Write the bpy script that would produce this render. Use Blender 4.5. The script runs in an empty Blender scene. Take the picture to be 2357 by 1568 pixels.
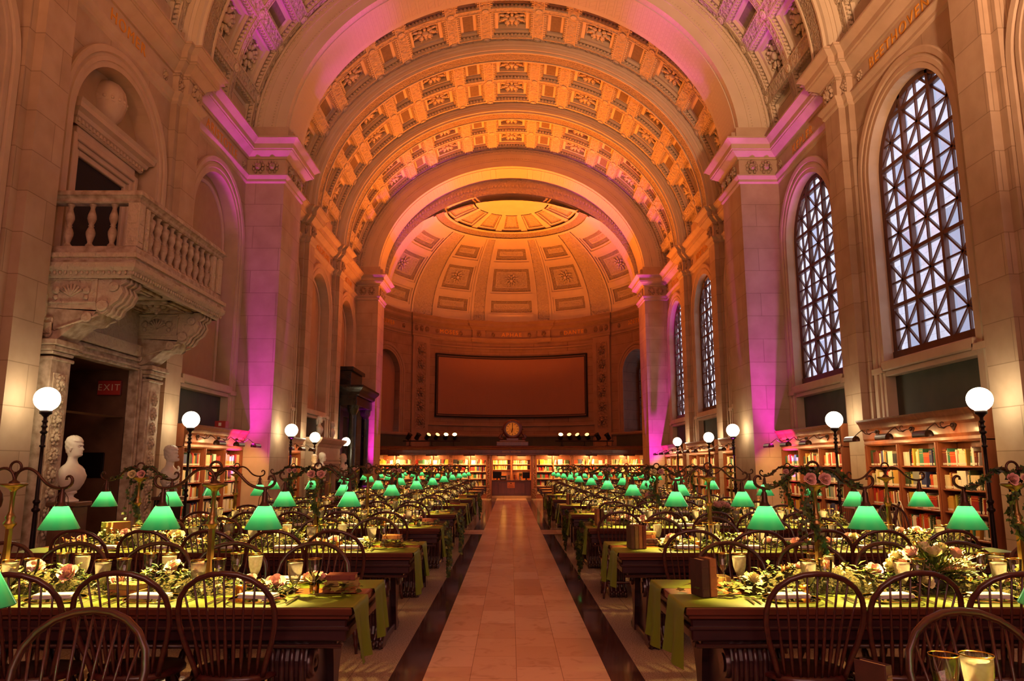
import bpy, math, random
from math import sin, cos, pi, radians as R, sqrt, atan2
from mathutils import Matrix, Vector
random.seed(7)
SC = bpy.context.scene
COL = SC.collection
# ---------------------------------------------------------------- camera, world, exposure
cam_d = bpy.data.cameras.new('camera'); cam = bpy.data.objects.new('camera', cam_d); COL.objects.link(cam)
cam_d.sensor_width = 36; cam_d.lens = 1700 / 2357 * 36; cam_d.clip_start = .05; cam_d.clip_end = 300
cam.location = (-.045, 0, 1.5)
cam.rotation_euler = (R(90) + math.atan(287 / 1700), 0, R(-.12))
SC.camera = cam
vs = SC.view_settings
vs.view_transform = 'Standard'; vs.look = 'None'; vs.gamma = 1; vs.use_curve_mapping = False; vs.exposure = .3
cy = SC.cycles
cy.use_denoising = True
cy.max_bounces = 4; cy.diffuse_bounces = 2; cy.glossy_bounces = 2; cy.transmission_bounces = 3; cy.transparent_max_bounces = 6
cy.use_adaptive_sampling = True; cy.adaptive_threshold = .08
cy.caustics_reflective = False; cy.caustics_refractive = False; cy.sample_clamp_indirect = 4; cy.blur_glossy = 1
W = bpy.data.worlds.new('evening_sky'); SC.world = W; W.use_nodes = True
bg = W.node_tree.nodes['Background']; bg.inputs[0].default_value = (.74, .78, 1, 1); bg.inputs[1].default_value = 2.3

def light(kind, loc, col, power, to=None, size=.1, ang=60, blend=.5, sy=None, parent=None, name=None):
    d = bpy.data.lights.new(name or (kind.lower() + '_light'), kind); d.energy = power; d.color = col
    if kind == 'SPOT': d.spot_size = R(ang); d.spot_blend = blend; d.shadow_soft_size = size
    elif kind == 'POINT': d.shadow_soft_size = size
    elif kind == 'AREA':
        d.size = size
        if sy: d.shape = 'RECTANGLE'; d.size_y = sy
    o = bpy.data.objects.new(d.name, d); COL.objects.link(o); o.location = loc
    if to is not None:
        o.rotation_euler = (Vector(to) - Vector(loc)).to_track_quat('-Z', 'Y').to_euler()
    if parent is not None: o.parent = parent
    return o
ORANGE = (1, .205, .015); PEACH = (1, .4, .12); MAG = (.85, .03, .9); WARM = (1, .62, .2); GLOBE = (1, .86, .55)
# orange gelled stage lights on top of the far bookcase wash the vault and the half dome
for x, p, to in ((-2.9, 4830, (1.5, 27, 15)), (-2.45, 4140, (-1, 21, 15)), (2.3, 4830, (-1.5, 27, 15)), (2.75, 4140, (1, 21, 15)),
                 (-3.3, 800, (1.2, 36.5, 12.8)), (3.2, 800, (-1.2, 36.5, 12.8)), (-3.7, 2989, (2.5, 30, 14)), (3.6, 2989, (-2.5, 30, 14))):
    light('SPOT', (x, 34.15, 2.95), ORANGE, p, to, .12, 85, .9)
# unseen fill added behind the photographer, no real fixtures: brightens near vault and walls
light('SPOT', (-3, -3.5, 2.2), PEACH, 3000, (-.5, 6, 15), .3, 100, 1)
light('SPOT', (3, -3.5, 2.2), PEACH, 4140, (1.5, 6, 15), .3, 100, 1)
light('SPOT', (2.5, -2, 2.2), (1, .62, .36), 7000, (6.3, 12, 12), .3, 46, 1)
light('AREA', (0, -5.4, 6), (1, .48, .42), 430, (0, 12, 4), 8, sy=7)
# magenta floor washers at the foot of each pier
for s in (-1, 1):
    light('SPOT', (s * 5.25, 18.0, .25), MAG, 2600, (s * 4.95, 18.15, 12), .05, 17, .5)
    light('SPOT', (s * 4.9, 16.5, .2), MAG, 1500, (s * 4.7, 16.1, 12.5), .05, 17, .5)
    light('SPOT', (s * 5.45, 16.55, .12), MAG, 260, (s * 5.7, 17.4, 5), .05, 46, .9)
    light('SPOT', (s * 5.95, 16.8, .2), MAG, 1900, (s * 6.5, 17.0, 9.4), .05, 36, .7)
    light('SPOT', (s * 5.25, 31.3, .25), MAG, 1300, (s * 4.95, 31.3, 12), .05, 22, .5)
    light('SPOT', (s * 5.7, 29.8, .12), MAG, 1500, (s * 5.9, 30.6, 6), .05, 46, .9)

# ---------------------------------------------------------------- materials
def lin(c):
    return tuple(((v / 255 + .055) / 1.055) ** 2.4 if v > 10 else v / 255 / 12.92 for v in c)
class NT:
    def __init__(s, name):
        s.m = bpy.data.materials.new(name); s.m.use_nodes = True; s.t = s.m.node_tree
        s.b = s.t.nodes['Principled BSDF']; s.o = s.t.nodes['Material Output']
    def n(s, typ, **k):
        x = s.t.nodes.new(typ)
        for a, v in k.items():
            if a.startswith('i_'): x.inputs[a[2:].replace('_', ' ')].default_value = v
            else: setattr(x, a, v)
        return x
    def l(s, a, b): s.t.links.new(a, b)
    def tex(s, scale=(1, 1, 1)):
        c = s.n('ShaderNodeTexCoord'); mp = s.n('ShaderNodeMapping'); mp.inputs['Scale'].default_value = scale
        s.l(c.outputs['Object'], mp.inputs[0]); return mp.outputs[0]
    def wallvec(s):
        c = s.n('ShaderNodeTexCoord'); sp = s.n('ShaderNodeSeparateXYZ'); s.l(c.outputs['Object'], sp.inputs[0])
        a = s.n('ShaderNodeMath', operation='ADD'); s.l(sp.outputs[0], a.inputs[0]); s.l(sp.outputs[1], a.inputs[1])
        cb = s.n('ShaderNodeCombineXYZ'); s.l(a.outputs[0], cb.inputs[0]); s.l(sp.outputs[2], cb.inputs[1]); return cb.outputs[0]
    def ramp(s, fac, stops):
        r = s.n('ShaderNodeValToRGB'); e = r.color_ramp.elements
        while len(e) < len(stops): e.new(.5)
        for i, (p, c) in enumerate(stops): e[i].position = p; e[i].color = (*c, 1)
        s.l(fac, r.inputs[0]); return r.outputs[0]
    def bump(s, h, strength=.3, dist=.02):
        b = s.n('ShaderNodeBump'); b.inputs['Strength'].default_value = strength; b.inputs['Distance'].default_value = dist
        s.l(h, b.inputs['Height']); s.l(b.outputs[0], s.b.inputs['Normal']); return b
def plain(name, c, rough=.6, metal=0, **k):
    t = NT(name); t.b.inputs['Base Color'].default_value = (*lin(c), 1); t.b.inputs['Roughness'].default_value = rough
    t.b.inputs['Metallic'].default_value = metal
    for a, v in k.items(): t.b.inputs[a.replace('_', ' ')].default_value = v
    return t.m
def noisy(name, c1, c2, scale=4, rough=.6, bump=.15, dist=.02, stretch=(1, 1, 1), detail=4, **k):
    t = NT(name); v = t.tex(stretch); n = t.n('ShaderNodeTexNoise'); n.inputs['Scale'].default_value = scale; n.inputs['Detail'].default_value = detail
    t.l(v, n.inputs[0]); t.l(t.ramp(n.outputs[0], [(.3, lin(c1)), (.7, lin(c2))]), t.b.inputs['Base Color'])
    t.b.inputs['Roughness'].default_value = rough
    for a, v_ in k.items(): t.b.inputs[a.replace('_', ' ')].default_value = v_
    if bump: t.bump(n.outputs[0], bump, dist)
    return t.m
def stone(name, c1, c2, mort, bw=1.15, bh=.46, bump=.35):
    t = NT(name); v = t.wallvec(); br = t.n('ShaderNodeTexBrick', offset=.5)
    t.l(v, br.inputs[0]); br.inputs['Scale'].default_value = 1; br.inputs['Brick Width'].default_value = bw; br.inputs['Row Height'].default_value = bh
    br.inputs['Mortar Size'].default_value = .006; br.inputs['Mortar Smooth'].default_value = .1
    br.inputs['Color1'].default_value = (*lin(c1), 1); br.inputs['Color2'].default_value = (*lin(c2), 1); br.inputs['Mortar'].default_value = (*lin(mort), 1)
    n = t.n('ShaderNodeTexNoise'); n.inputs['Scale'].default_value = 2.2; n.inputs['Detail'].default_value = 4; t.l(t.tex(), n.inputs[0])
    mx = t.n('ShaderNodeMix', data_type='RGBA', blend_type='MULTIPLY'); mx.inputs[0].default_value = .55
    t.l(br.outputs[0], mx.inputs[6]); t.l(t.ramp(n.outputs[0], [(.3, (.68, .62, .56)), (.65, (1, 1, 1))]), mx.inputs[7])
    t.l(mx.outputs[2], t.b.inputs['Base Color']); t.b.inputs['Roughness'].default_value = .75
    inv = t.n('ShaderNodeMath', operation='SUBTRACT'); inv.inputs[0].default_value = 1; t.l(br.outputs[1], inv.inputs[1])
    t.bump(inv.outputs[0], bump, .01); return t.m
def carved(name, c, scale=9, strength=.8, dist=.05, rough=.75):
    """low relief ornament: leaf scroll like voronoi ridges"""
    t = NT(name); v = t.tex(); a = t.n('ShaderNodeTexVoronoi', feature='F1'); a.inputs['Scale'].default_value = scale
    n = t.n('ShaderNodeTexNoise'); n.inputs['Scale'].default_value = scale * 1.3; n.inputs['Detail'].default_value = 3; n.inputs['Distortion'].default_value = 1.5
    t.l(v, n.inputs[0]); t.l(v, a.inputs[0]); m = t.n('ShaderNodeMath', operation='ADD'); t.l(a.outputs[0], m.inputs[0]); t.l(n.outputs[0], m.inputs[1])
    t.b.inputs['Base Color'].default_value = (*lin(c), 1); t.b.inputs['Roughness'].default_value = rough; t.bump(m.outputs[0], strength, dist); return t.m
M = {}
M['stone'] = stone('sandstone_blocks', (196, 168, 140), (184, 156, 128), (152, 126, 100), 1.3, .56, .15)
M['trim'] = noisy('dressed_stone', (188, 160, 132), (202, 174, 146), 3, .7, .1)
M['carved'] = carved('carved_stone', (186, 158, 130), 7, .9, .06)
M['plaster'] = noisy('vault_plaster', (205, 186, 158), (214, 196, 168), 1.5, .8, .05)
M['pcarved'] = carved('vault_relief_plaster', (208, 189, 161), 9, .9, .09)
M['pfine'] = carved('vault_fine_relief', (198, 178, 150), 18, 1, .08)
M['buff'] = noisy('blind_arch_plaster', (176, 140, 104), (182, 148, 110), 6, .9, .05)
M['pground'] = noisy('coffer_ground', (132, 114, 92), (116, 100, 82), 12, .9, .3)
M['apse'] = stone('apse_stone', (150, 116, 94), (142, 108, 88), (96, 70, 56))  # apse stones: wall stones copied darker, the apse's dimness put into their colour
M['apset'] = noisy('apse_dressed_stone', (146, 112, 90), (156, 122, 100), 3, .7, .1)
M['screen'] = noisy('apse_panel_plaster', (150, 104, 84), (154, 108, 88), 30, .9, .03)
M['green'] = noisy('dark_green_panel', (62, 66, 56), (72, 74, 62), 3, .8, .05)
M['travertine'] = noisy('balcony_travertine', (206, 182, 156), (150, 122, 96), 9, .7, .6, .02, detail=4)
M['tcarved'] = carved('balcony_carved_stone', (204, 180, 150), 11, .7, .03)
M['gold'] = plain('gilt_letters', (226, 156, 48), .4, .2)
M['bronze'] = noisy('window_bronze', (86, 52, 40), (98, 62, 48), 5, .5, .05, Metallic=.2)
M['dark'] = plain('dark_void', (22, 14, 16), .9)
M['blackm'] = noisy('black_green_marble', (20, 18, 18), (46, 44, 34), 3, .25, 0, detail=4)
M['tanm'] = noisy('doorway_marble', (110, 76, 56), (82, 54, 40), 4, .35, .1, detail=4)
M['iron'] = plain('dark_iron', (34, 24, 26), .4, .7)
M['ironb'] = noisy('patinated_bronze', (66, 44, 36), (92, 64, 50), 8, .38, .1, Metallic=.75)
M['brass'] = noisy('aged_brass', (120, 92, 50), (164, 130, 76), 6, .32, .05, Metallic=.9)
M['marble'] = noisy('white_marble', (214, 202, 182), (232, 222, 204), 4, .45, .1)
M['outw'] = plain('facade_windows', (150, 156, 172), .3)
M['outb'] = stone('grey_facade', (226, 226, 230), (214, 214, 222), (170, 170, 180), 1.2, .4)
def wood(name, c1, c2, rough=.35, sc=3, st=(1, 12, 12), coat=.3):
    t = NT(name); v = t.tex(st); n = t.n('ShaderNodeTexNoise'); n.inputs['Scale'].default_value = sc; n.inputs['Detail'].default_value = 6; n.inputs['Distortion'].default_value = .6
    t.l(v, n.inputs[0]); t.l(t.ramp(n.outputs[0], [(.3, lin(c1)), (.7, lin(c2))]), t.b.inputs['Base Color'])
    t.b.inputs['Roughness'].default_value = rough; t.b.inputs['Coat Weight'].default_value = coat; t.b.inputs['Coat Roughness'].default_value = .15
    t.bump(n.outputs[0], .06, .01); return t.m
M['chair'] = wood('chair_mahogany', (56, 20, 24), (84, 34, 28), .3)
M['table'] = wood('table_walnut', (40, 16, 24), (62, 28, 30), .3, 2)
M['tedge'] = wood('table_edge_walnut', (84, 40, 28), (104, 52, 36), .22, 2)
M['ttop'] = wood('table_top_oak', (140, 84, 44), (168, 104, 54), .25, 2, (1, 10, 10))
M['case'] = wood('bookcase_oak', (128, 66, 38), (156, 86, 50), .4, 2, (6, 6, 1))
M['casedark'] = wood('portal_walnut', (88, 40, 28), (112, 54, 36), .4, 2, (6, 6, 1))
M['casec'] = carved('carved_oak', (120, 60, 36), 16, 1, .04, .45)
M['satin'] = noisy('olive_satin', (98, 118, 20), (118, 136, 24), 2, .5, .1)
M['green_leaf'] = noisy('green_leaves', (34, 48, 14), (84, 102, 32), 14, .5, 0, Subsurface_Weight=0)
M['pale_leaf'] = noisy('yellow_green_leaves', (96, 106, 32), (136, 134, 54), 14, .5, 0)
M['dark_leaf'] = noisy('ivy_leaves', (30, 50, 26), (62, 86, 44), 12, .45, 0)
M['moss'] = noisy('moss', (38, 44, 18), (112, 98, 44), 60, .95, 1, .05, detail=6)
M['twig'] = plain('twig', (84, 56, 34), .8)
M['pink'] = noisy('pink_petals', (236, 164, 160), (250, 206, 190), 25, .6, 0)
M['cream'] = noisy('cream_petals', (240, 226, 150), (252, 240, 190), 25, .6, 0)
M['rust'] = noisy('astilbe_plume', (206, 140, 90), (232, 176, 120), 40, .8, 0)
M['cloth'] = plain('white_napkin', (242, 232, 222), .8)
M['gilt'] = plain('gilt_rim', (212, 164, 70), .22, 1)
M['steel'] = plain('flatware', (206, 190, 160), .2, 1)
M['ice'] = noisy('iced_water', (220, 206, 190), (246, 238, 226), 60, .35, .4, .01)
M['pages'] = plain('book_pages', (226, 190, 120), .9)
def ice():
    t = NT('iced_water'); v = t.tex(); n = t.n('ShaderNodeTexVoronoi'); n.inputs['Scale'].default_value = 55; t.l(v, n.inputs[0]); t.l(t.ramp(n.outputs[0], [(.2, lin((250, 244, 232))), (.7, lin((206, 190, 168)))]), t.b.inputs['Base Color'])
    t.b.inputs['Roughness'].default_value = .2; tl = t.n('ShaderNodeBsdfTranslucent'); tl.inputs[0].default_value = (.9, .86, .76, 1); mx = t.n('ShaderNodeMixShader'); mx.inputs[0].default_value = .5
    t.l(t.b.outputs[0], mx.inputs[1]); t.l(tl.outputs[0], mx.inputs[2]); tr = t.n('ShaderNodeBsdfTransparent'); m2 = t.n('ShaderNodeMixShader'); m2.inputs[0].default_value = .45
    t.l(mx.outputs[0], m2.inputs[1]); t.l(tr.outputs[0], m2.inputs[2]); t.l(m2.outputs[0], t.o.inputs[0]); return t.m
M['ice'] = ice()
def glass():
    t = NT('clear_glass'); tr = t.n('ShaderNodeBsdfTransparent'); gl = t.n('ShaderNodeBsdfGlossy'); gl.inputs['Roughness'].default_value = .05
    f = t.n('ShaderNodeFresnel'); f.inputs[0].default_value = 1.5; a = t.n('ShaderNodeMath', operation='ADD'); a.inputs[1].default_value = .06; t.l(f.outputs[0], a.inputs[0])
    mx = t.n('ShaderNodeMixShader'); t.l(a.outputs[0], mx.inputs[0]); t.l(tr.outputs[0], mx.inputs[1]); t.l(gl.outputs[0], mx.inputs[2]); t.l(mx.outputs[0], t.o.inputs[0])
    tr.inputs[0].default_value = (.96, .96, .95, 1); return t.m
M['glass'] = glass()
def shade():
    t = NT('green_cased_glass'); tl = t.n('ShaderNodeBsdfTranslucent'); tl.inputs[0].default_value = (.0004, .005, .0038, 1)
    t.b.inputs['Base Color'].default_value = (.008, .2, .09, 1); t.b.inputs['Roughness'].default_value = .12
    mx = t.n('ShaderNodeAddShader'); t.l(t.b.outputs[0], mx.inputs[0]); t.l(tl.outputs[0], mx.inputs[1]); t.l(mx.outputs[0], t.o.inputs[0]); return t.m
M['shade'] = shade()
def emit(name, c, st):
    t = NT(name); e = t.n('ShaderNodeEmission'); e.inputs[0].default_value = (*c, 1); e.inputs[1].default_value = st; t.l(e.outputs[0], t.o.inputs[0]); return t.m
M['globe'] = emit('lit_opal_glass', GLOBE, 16)
M['lens'] = emit('lit_orange_lens', (1, .34, .06), 60)
M['lens2'] = emit('lit_side_lens', (1, .42, .1), 4)
M['bulb'] = emit('lit_bulb', (1, .75, .4), 12)
M['exitw'] = plain('exit_letter', (214, 180, 150), .6)
M['exitr'] = plain('exit_red', (96, 22, 24), .5)

# ---------------------------------------------------------------- mesh builder
class MB:
    def __init__(s): s.v = []; s.f = []; s.m = []; s.s = []; s.M = None
    def add(s, vs_, fs, mat=0, sm=False):
        o = len(s.v)
        if s.M is not None: vs_ = [s.M @ Vector(v) for v in vs_]
        s.v += [tuple(v) for v in vs_]
        s.f += [tuple(i + o for i in f) for f in fs]; s.m += [mat] * len(fs); s.s += [sm] * len(fs)
    def box(s, x0, x1, y0, y1, z0, z1, mat=0):
        s.add([(x0, y0, z0), (x1, y0, z0), (x1, y1, z0), (x0, y1, z0), (x0, y0, z1), (x1, y0, z1), (x1, y1, z1), (x0, y1, z1)],
              [(3, 2, 1, 0), (4, 5, 6, 7), (0, 1, 5, 4), (1, 2, 6, 5), (2, 3, 7, 6), (3, 0, 4, 7)], mat)
    def bbox(s, x0, x1, y0, y1, z0, z1, b=.01, mat=0):
        """box with chamfered edges"""
        P = []
        for x, y, z in ((x, y, z) for z in (0, 1) for y in (0, 1) for x in (0, 1)):
            X = (x0, x1)[x]; Y = (y0, y1)[y]; Z = (z0, z1)[z]; dx, dy, dz = b * (1 - 2 * x), b * (1 - 2 * y), b * (1 - 2 * z)
            P += [(X, Y + dy, Z + dz), (X + dx, Y, Z + dz), (X + dx, Y + dy, Z)]
        F = []
        def i(x, y, z, k): return (z * 4 + y * 2 + x) * 3 + k
        for k, (a, c) in enumerate(((1, 2), (0, 2), (0, 1))):
            for e in (0, 1):
                q = []
                for u, v in ((0, 0), (1, 0), (1, 1), (0, 1)):
                    t = [0, 0, 0]; t[k] = e; t[a] = u; t[c] = v; q.append(i(*t, k))
                F.append(tuple(q))
        for a, c, k in ((0, 1, 2), (0, 2, 1), (1, 2, 0)):
            for u in (0, 1):
                for v in (0, 1):
                    t0 = [0, 0, 0]; t0[a] = u; t0[c] = v; t1 = list(t0); t1[k] = 1
                    F.append((i(*t0, a), i(*t1, a), i(*t1, c), i(*t0, c)))
        for x in (0, 1):
            for y in (0, 1):
                for z in (0, 1): F.append((i(x, y, z, 0), i(x, y, z, 1), i(x, y, z, 2)))
        s.add(P, F, mat)
    def lathe(s, prof, n=16, c=(0, 0, 0), mat=0, sm=True, cap=True, ax='z', flute=0):
        V = []; F = []
        for r, z in prof:
            for k in range(n):
                a = 2 * pi * k / n; rr = r * (1 + (flute if k % 2 else 0)); p = (rr * cos(a), rr * sin(a), z)
                if ax == 'y': p = (p[0], p[2], p[1])
                elif ax == 'x': p = (p[2], p[0], p[1])
                V.append((c[0] + p[0], c[1] + p[1], c[2] + p[2]))
        for j in range(len(prof) - 1):
            for k in range(n): F.append((j * n + k, j * n + (k + 1) % n, (j + 1) * n + (k + 1) % n, (j + 1) * n + k))
        s.add(V, F, mat, sm)
        if cap:
            if prof[0][0] > 1e-5: s.add(V[:n], [tuple(reversed(range(n)))], mat)
            if prof[-1][0] > 1e-5: s.add(V[-n:], [tuple(range(n))], mat)
    def tube(s, pts, r, n=8, mat=0, cap=True, sm=True, flat=1):
        pts = [Vector(p) for p in pts]; V = []; F = []; up = None
        for i, p in enumerate(pts):
            t = (pts[min(i + 1, len(pts) - 1)] - pts[max(i - 1, 0)]).normalized()
            if up is None:
                up = Vector((0, 0, 1)) if abs(t.z) < .9 else Vector((1, 0, 0))
            a = t.cross(up).normalized(); up = a.cross(t).normalized()
            rr = r[i] if isinstance(r, (list, tuple)) else r
            for k in range(n):
                an = 2 * pi * k / n; V.append(p + a * cos(an) * rr * flat + up * sin(an) * rr)
        for j in range(len(pts) - 1):
            for k in range(n): F.append((j * n + k, j * n + (k + 1) % n, (j + 1) * n + (k + 1) % n, (j + 1) * n + k))
        if cap: F += [tuple(reversed(range(n))), tuple(range(len(V) - n, len(V)))]
        s.add(V, F, mat, sm)
    def prism(s, poly, t0, t1, ax='x', mat=0, sm=False):
        """poly of 2D points in the plane normal to ax, extruded t0..t1"""
        n = len(poly)
        def P(a, b, t): return (t, a, b) if ax == 'x' else (a, t, b) if ax == 'y' else (a, b, t)
        V = [P(a, b, t) for t in (t0, t1) for a, b in poly]
        s.add(V, [(i, (i + 1) % n, n + (i + 1) % n, n + i) for i in range(n)], mat, sm)
        s.add(V, [tuple(range(n)), tuple(range(n, 2 * n))], mat)
    def ball(s, c, r, n=8, m=5, mat=0):
        r = (r, r, r) if not isinstance(r, tuple) else r
        V = [(c[0], c[1], c[2] - r[2])]; F = []
        for j in range(1, m):
            a = -pi / 2 + pi * j / m
            for k in range(n):
                b = 2 * pi * k / n; V.append((c[0] + r[0] * cos(a) * cos(b), c[1] + r[1] * cos(a) * sin(b), c[2] + r[2] * sin(a)))
        V.append((c[0], c[1], c[2] + r[2])); L = len(V) - 1
        for k in range(n):
            F.append((0, 1 + (k + 1) % n, 1 + k)); F.append((L, L - n + k, L - n + (k + 1) % n))
            for j in range(m - 2): o = 1 + j * n; F.append((o + k, o + (k + 1) % n, o + n + (k + 1) % n, o + n + k))
        s.add(V, F, mat, True)
    def grid(s, fn, us, vs_, mat=0, sm=True):
        V = [fn(u, v) for v in vs_ for u in us]; n = len(us)
        s.add(V, [(j * n + i, j * n + i + 1, (j + 1) * n + i + 1, (j + 1) * n + i) for j in range(len(vs_) - 1) for i in range(n - 1)], mat, sm)
    def mesh(s, name, mats):
        me = bpy.data.meshes.new(name); me.from_pydata(s.v, [], s.f)
        for m in mats: me.materials.append(M[m] if isinstance(m, str) else m)
        if len(mats) > 1: me.polygons.foreach_set('material_index', s.m)
        me.polygons.foreach_set('use_smooth', s.s); me.update(); return me
    def build(s, name, mats, parent=None, loc=None, **k):
        if not isinstance(mats, (list, tuple)): mats = [mats]
        return link(name, s.mesh(name, mats), parent, loc, **k)
def link(name, me, parent=None, loc=None, rz=0, **k):
    o = bpy.data.objects.new(name, me); COL.objects.link(o)
    if parent is not None: o.parent = parent
    if loc is not None: o.location = loc
    if rz: o.rotation_euler.z = rz
    return tag(o, **k)
def tag(o, label=None, cat=None, group=None, kind=None):
    if label: o['label'] = label
    if cat: o['category'] = cat
    if group: o['group'] = group
    if kind: o['kind'] = kind
    return o
def thing(name, loc, rz=0, label=None, cat=None, group=None): return link(name, None, None, loc, rz, label=label, cat=cat, group=group)
KIDS = {}
def kids(o): return [c for c in bpy.data.objects if c.parent == o]
def cache(o):
    """remember a thing's children once so that copying stays quick"""
    KIDS[o.name] = [(c, [g for g in bpy.data.objects if g.parent == c]) for c in kids(o)]; return o
def dup(o, loc, rz=0, label=None, group=None, sc=None, skip=()):
    c = o.copy(); COL.objects.link(c); c.location = loc; c.rotation_euler.z = rz
    if label: c['label'] = label
    if group: c['group'] = group
    if sc: c.scale = sc if isinstance(sc, tuple) else (sc,) * 3
    for ch, gs in KIDS.get(o.name, ()):
        if ch.name.split('.')[0] in skip: continue
        d = ch.copy(); COL.objects.link(d); d.parent = c
        for g in gs: e = g.copy(); COL.objects.link(e); e.parent = d
    return c
def lerp(a, b, t): return a + (b - a) * t
def frange(a, b, n): return [a + (b - a) * i / n for i in range(n + 1)]
ORD = 'first second third fourth fifth sixth seventh eighth ninth tenth eleventh twelfth'.split()
# ================================================================= THE HALL
WX = 6.6; BAYC = [7.4, 11.62, 15.8, 20.55, 24.75, 28.95]; SPR = 6.68; HW = 1.3; HWS = {7.4: 1.3, 11.62: 1.3, 15.8: 1.25}
PIL = [(9.05, 9.95), (13.3, 14.2), (22.2, 23.1), (26.4, 27.3)]
PIER = [(4.2, 5.7), (17.4, 18.9), (30.6, 32.1)]
APY, APR = 32.1, 6.5
def Mw(s): return lambda u, z, d: (s * (WX - d), u, z)
def Ma(u, z, d): a = u / APR; r = APR - d; return (r * sin(a), APY + r * cos(a), z)
def arch_pts(uc, hw, zs, zb, n=28):
    return [(uc - hw, zb)] + [(uc - hw * cos(pi * i / n), zs + hw * sin(pi * i / n)) for i in range(n + 1)] + [(uc + hw, zb)]
def wall_arch(mb, F, u0, u1, z0, z1, uc, hw, zs, zb, depth, mat=0, rmat=0, nu=1, back=None, door=None):
    A = arch_pts(uc, hw, zs, zb); arc = A[1:-1]
    for a, b in ((u0, uc - hw), (uc + hw, u1)):
        if b - a > .001: mb.grid(lambda u, z: F(u, z, 0), frange(a, b, nu), [z0, z1], mat, False)
    if door:
        for a, b in ((uc - hw, door[0]), (door[1], uc + hw)): mb.grid(lambda u, z: F(u, z, 0), [a, b], [z0, zb], mat, False)
    elif zb > z0: mb.grid(lambda u, z: F(u, z, 0), frange(uc - hw, uc + hw, 6 if nu > 1 else 1), [z0, zb], mat, False)
    for (ua, za), (ub, zb_) in zip(arc, arc[1:]):
        mb.add([F(ua, za, 0), F(ub, zb_, 0), F(ub, z1, 0), F(ua, z1, 0)], [(0, 1, 2, 3)], mat)
    V = [F(u, z, d) for d in (0, -depth) for u, z in A]; n = len(A)
    mb.add(V, [(i, i + 1, n + i + 1, n + i) for i in range(n - 1)], rmat)
    mb.add([F(uc - hw, zb, 0), F(uc + hw, zb, 0), F(uc + hw, zb, -depth), F(uc - hw, zb, -depth)], [(0, 1, 2, 3)], rmat)
    if back is not None: mb.grid(lambda u, z: F(u, z, -depth), frange(uc - hw, uc + hw, 4), [zb, zs + hw], back, False)
def sweep_arch(mb, F, uc, hw, zs, zb, prof, mat=0):
    """prof: (offset outward from opening, projection)"""
    n = 28; rows = []
    for i in range(-1, n + 2):
        a = pi * min(max(i, 0), n) / n
        rows.append([F(uc - (hw + r) * cos(a), zb if i < 0 or i > n else zs + (hw + r) * sin(a), p) for r, p in prof])
    k = len(prof); V = [p for r in rows for p in r]
    mb.add(V, [(j * k + i, j * k + i + 1, (j + 1) * k + i + 1, (j + 1) * k + i) for j in range(len(rows) - 1) for i in range(k - 1)], mat)
ARCHV = [(0, 0), (0, .04), (.09, .04), (.1, .06), (.17, .06), (.18, .04), (.22, .035), (.24, .07), (.33, .08), (.35, .06), (.35, 0)]
ENT = [(0, 8.38), (.04, 8.42), (.04, 8.48), (.1, 8.56), (.1, 8.59), (.01, 8.6), (.01, 9.0), (.05, 9.0), (.05, 9.04), (.2, 9.16), (.22, 9.16), (.22, 9.19),
       (.25, 9.2), (.25, 9.32), (.36, 9.42), (.38, 9.42), (.38, 9.46), (.05, 9.5), (.05, 9.85)]
def sweep_xy(mb, path, prof, side=1, mat=0):
    """profile swept along a polyline with mitred corners; side=+1: room lies to the left of travel"""
    n = len(path); N = []
    for i in range(n - 1):
        dx, dy = path[i + 1][0] - path[i][0], path[i + 1][1] - path[i][1]; l = sqrt(dx * dx + dy * dy); N.append((-dy / l * side, dx / l * side))
    rows = []
    for i in range(n):
        a = N[max(i - 1, 0)]; b = N[min(i, n - 2)]; mx, my = a[0] + b[0], a[1] + b[1]; q = (mx * mx + my * my) / 2 or 1; mx /= q; my /= q
        rows.append([(path[i][0] + mx * o, path[i][1] + my * o, z) for o, z in prof])
    k = len(prof); V = [p for r in rows for p in r]
    mb.add(V, [(j * k + i, j * k + i + 1, (j + 1) * k + i + 1, (j + 1) * k + i) for j in range(n - 1) for i in range(k - 1)], mat)
def mask(mb, mtx, sc=1, mat=0):
    """carved lion-mask boss: face, brow, mane leaves"""
    old = mb.M; mb.M = mtx @ Matrix.Scale(sc, 4)
    mb.ball((0, 0, .02), (.07, .09, .05), 8, 5, mat)
    for k in range(9):
        a = R(-60 + 300 * k / 8); mb.ball((.1 * cos(a), .12 * sin(a), .01), (.035, .045, .03), 6, 4, mat)
    mb.ball((0, -.02, .07), (.02, .035, .02), 6, 4, mat)
    for x in (-.03, .03): mb.ball((x, .035, .06), (.018, .012, .012), 6, 4, mat)
    mb.M = old
def frame_at(F, u, z, d):
    o = Vector(F(u, z, d)); x = (Vector(F(u + .01, z, d)) - o).normalized(); y = Vector((0, 0, 1)); n = (Vector(F(u, z, d + .01)) - o).normalized()
    m = Matrix((x, y, n)).transposed().to_4x4(); m.translation = o; return m

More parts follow.
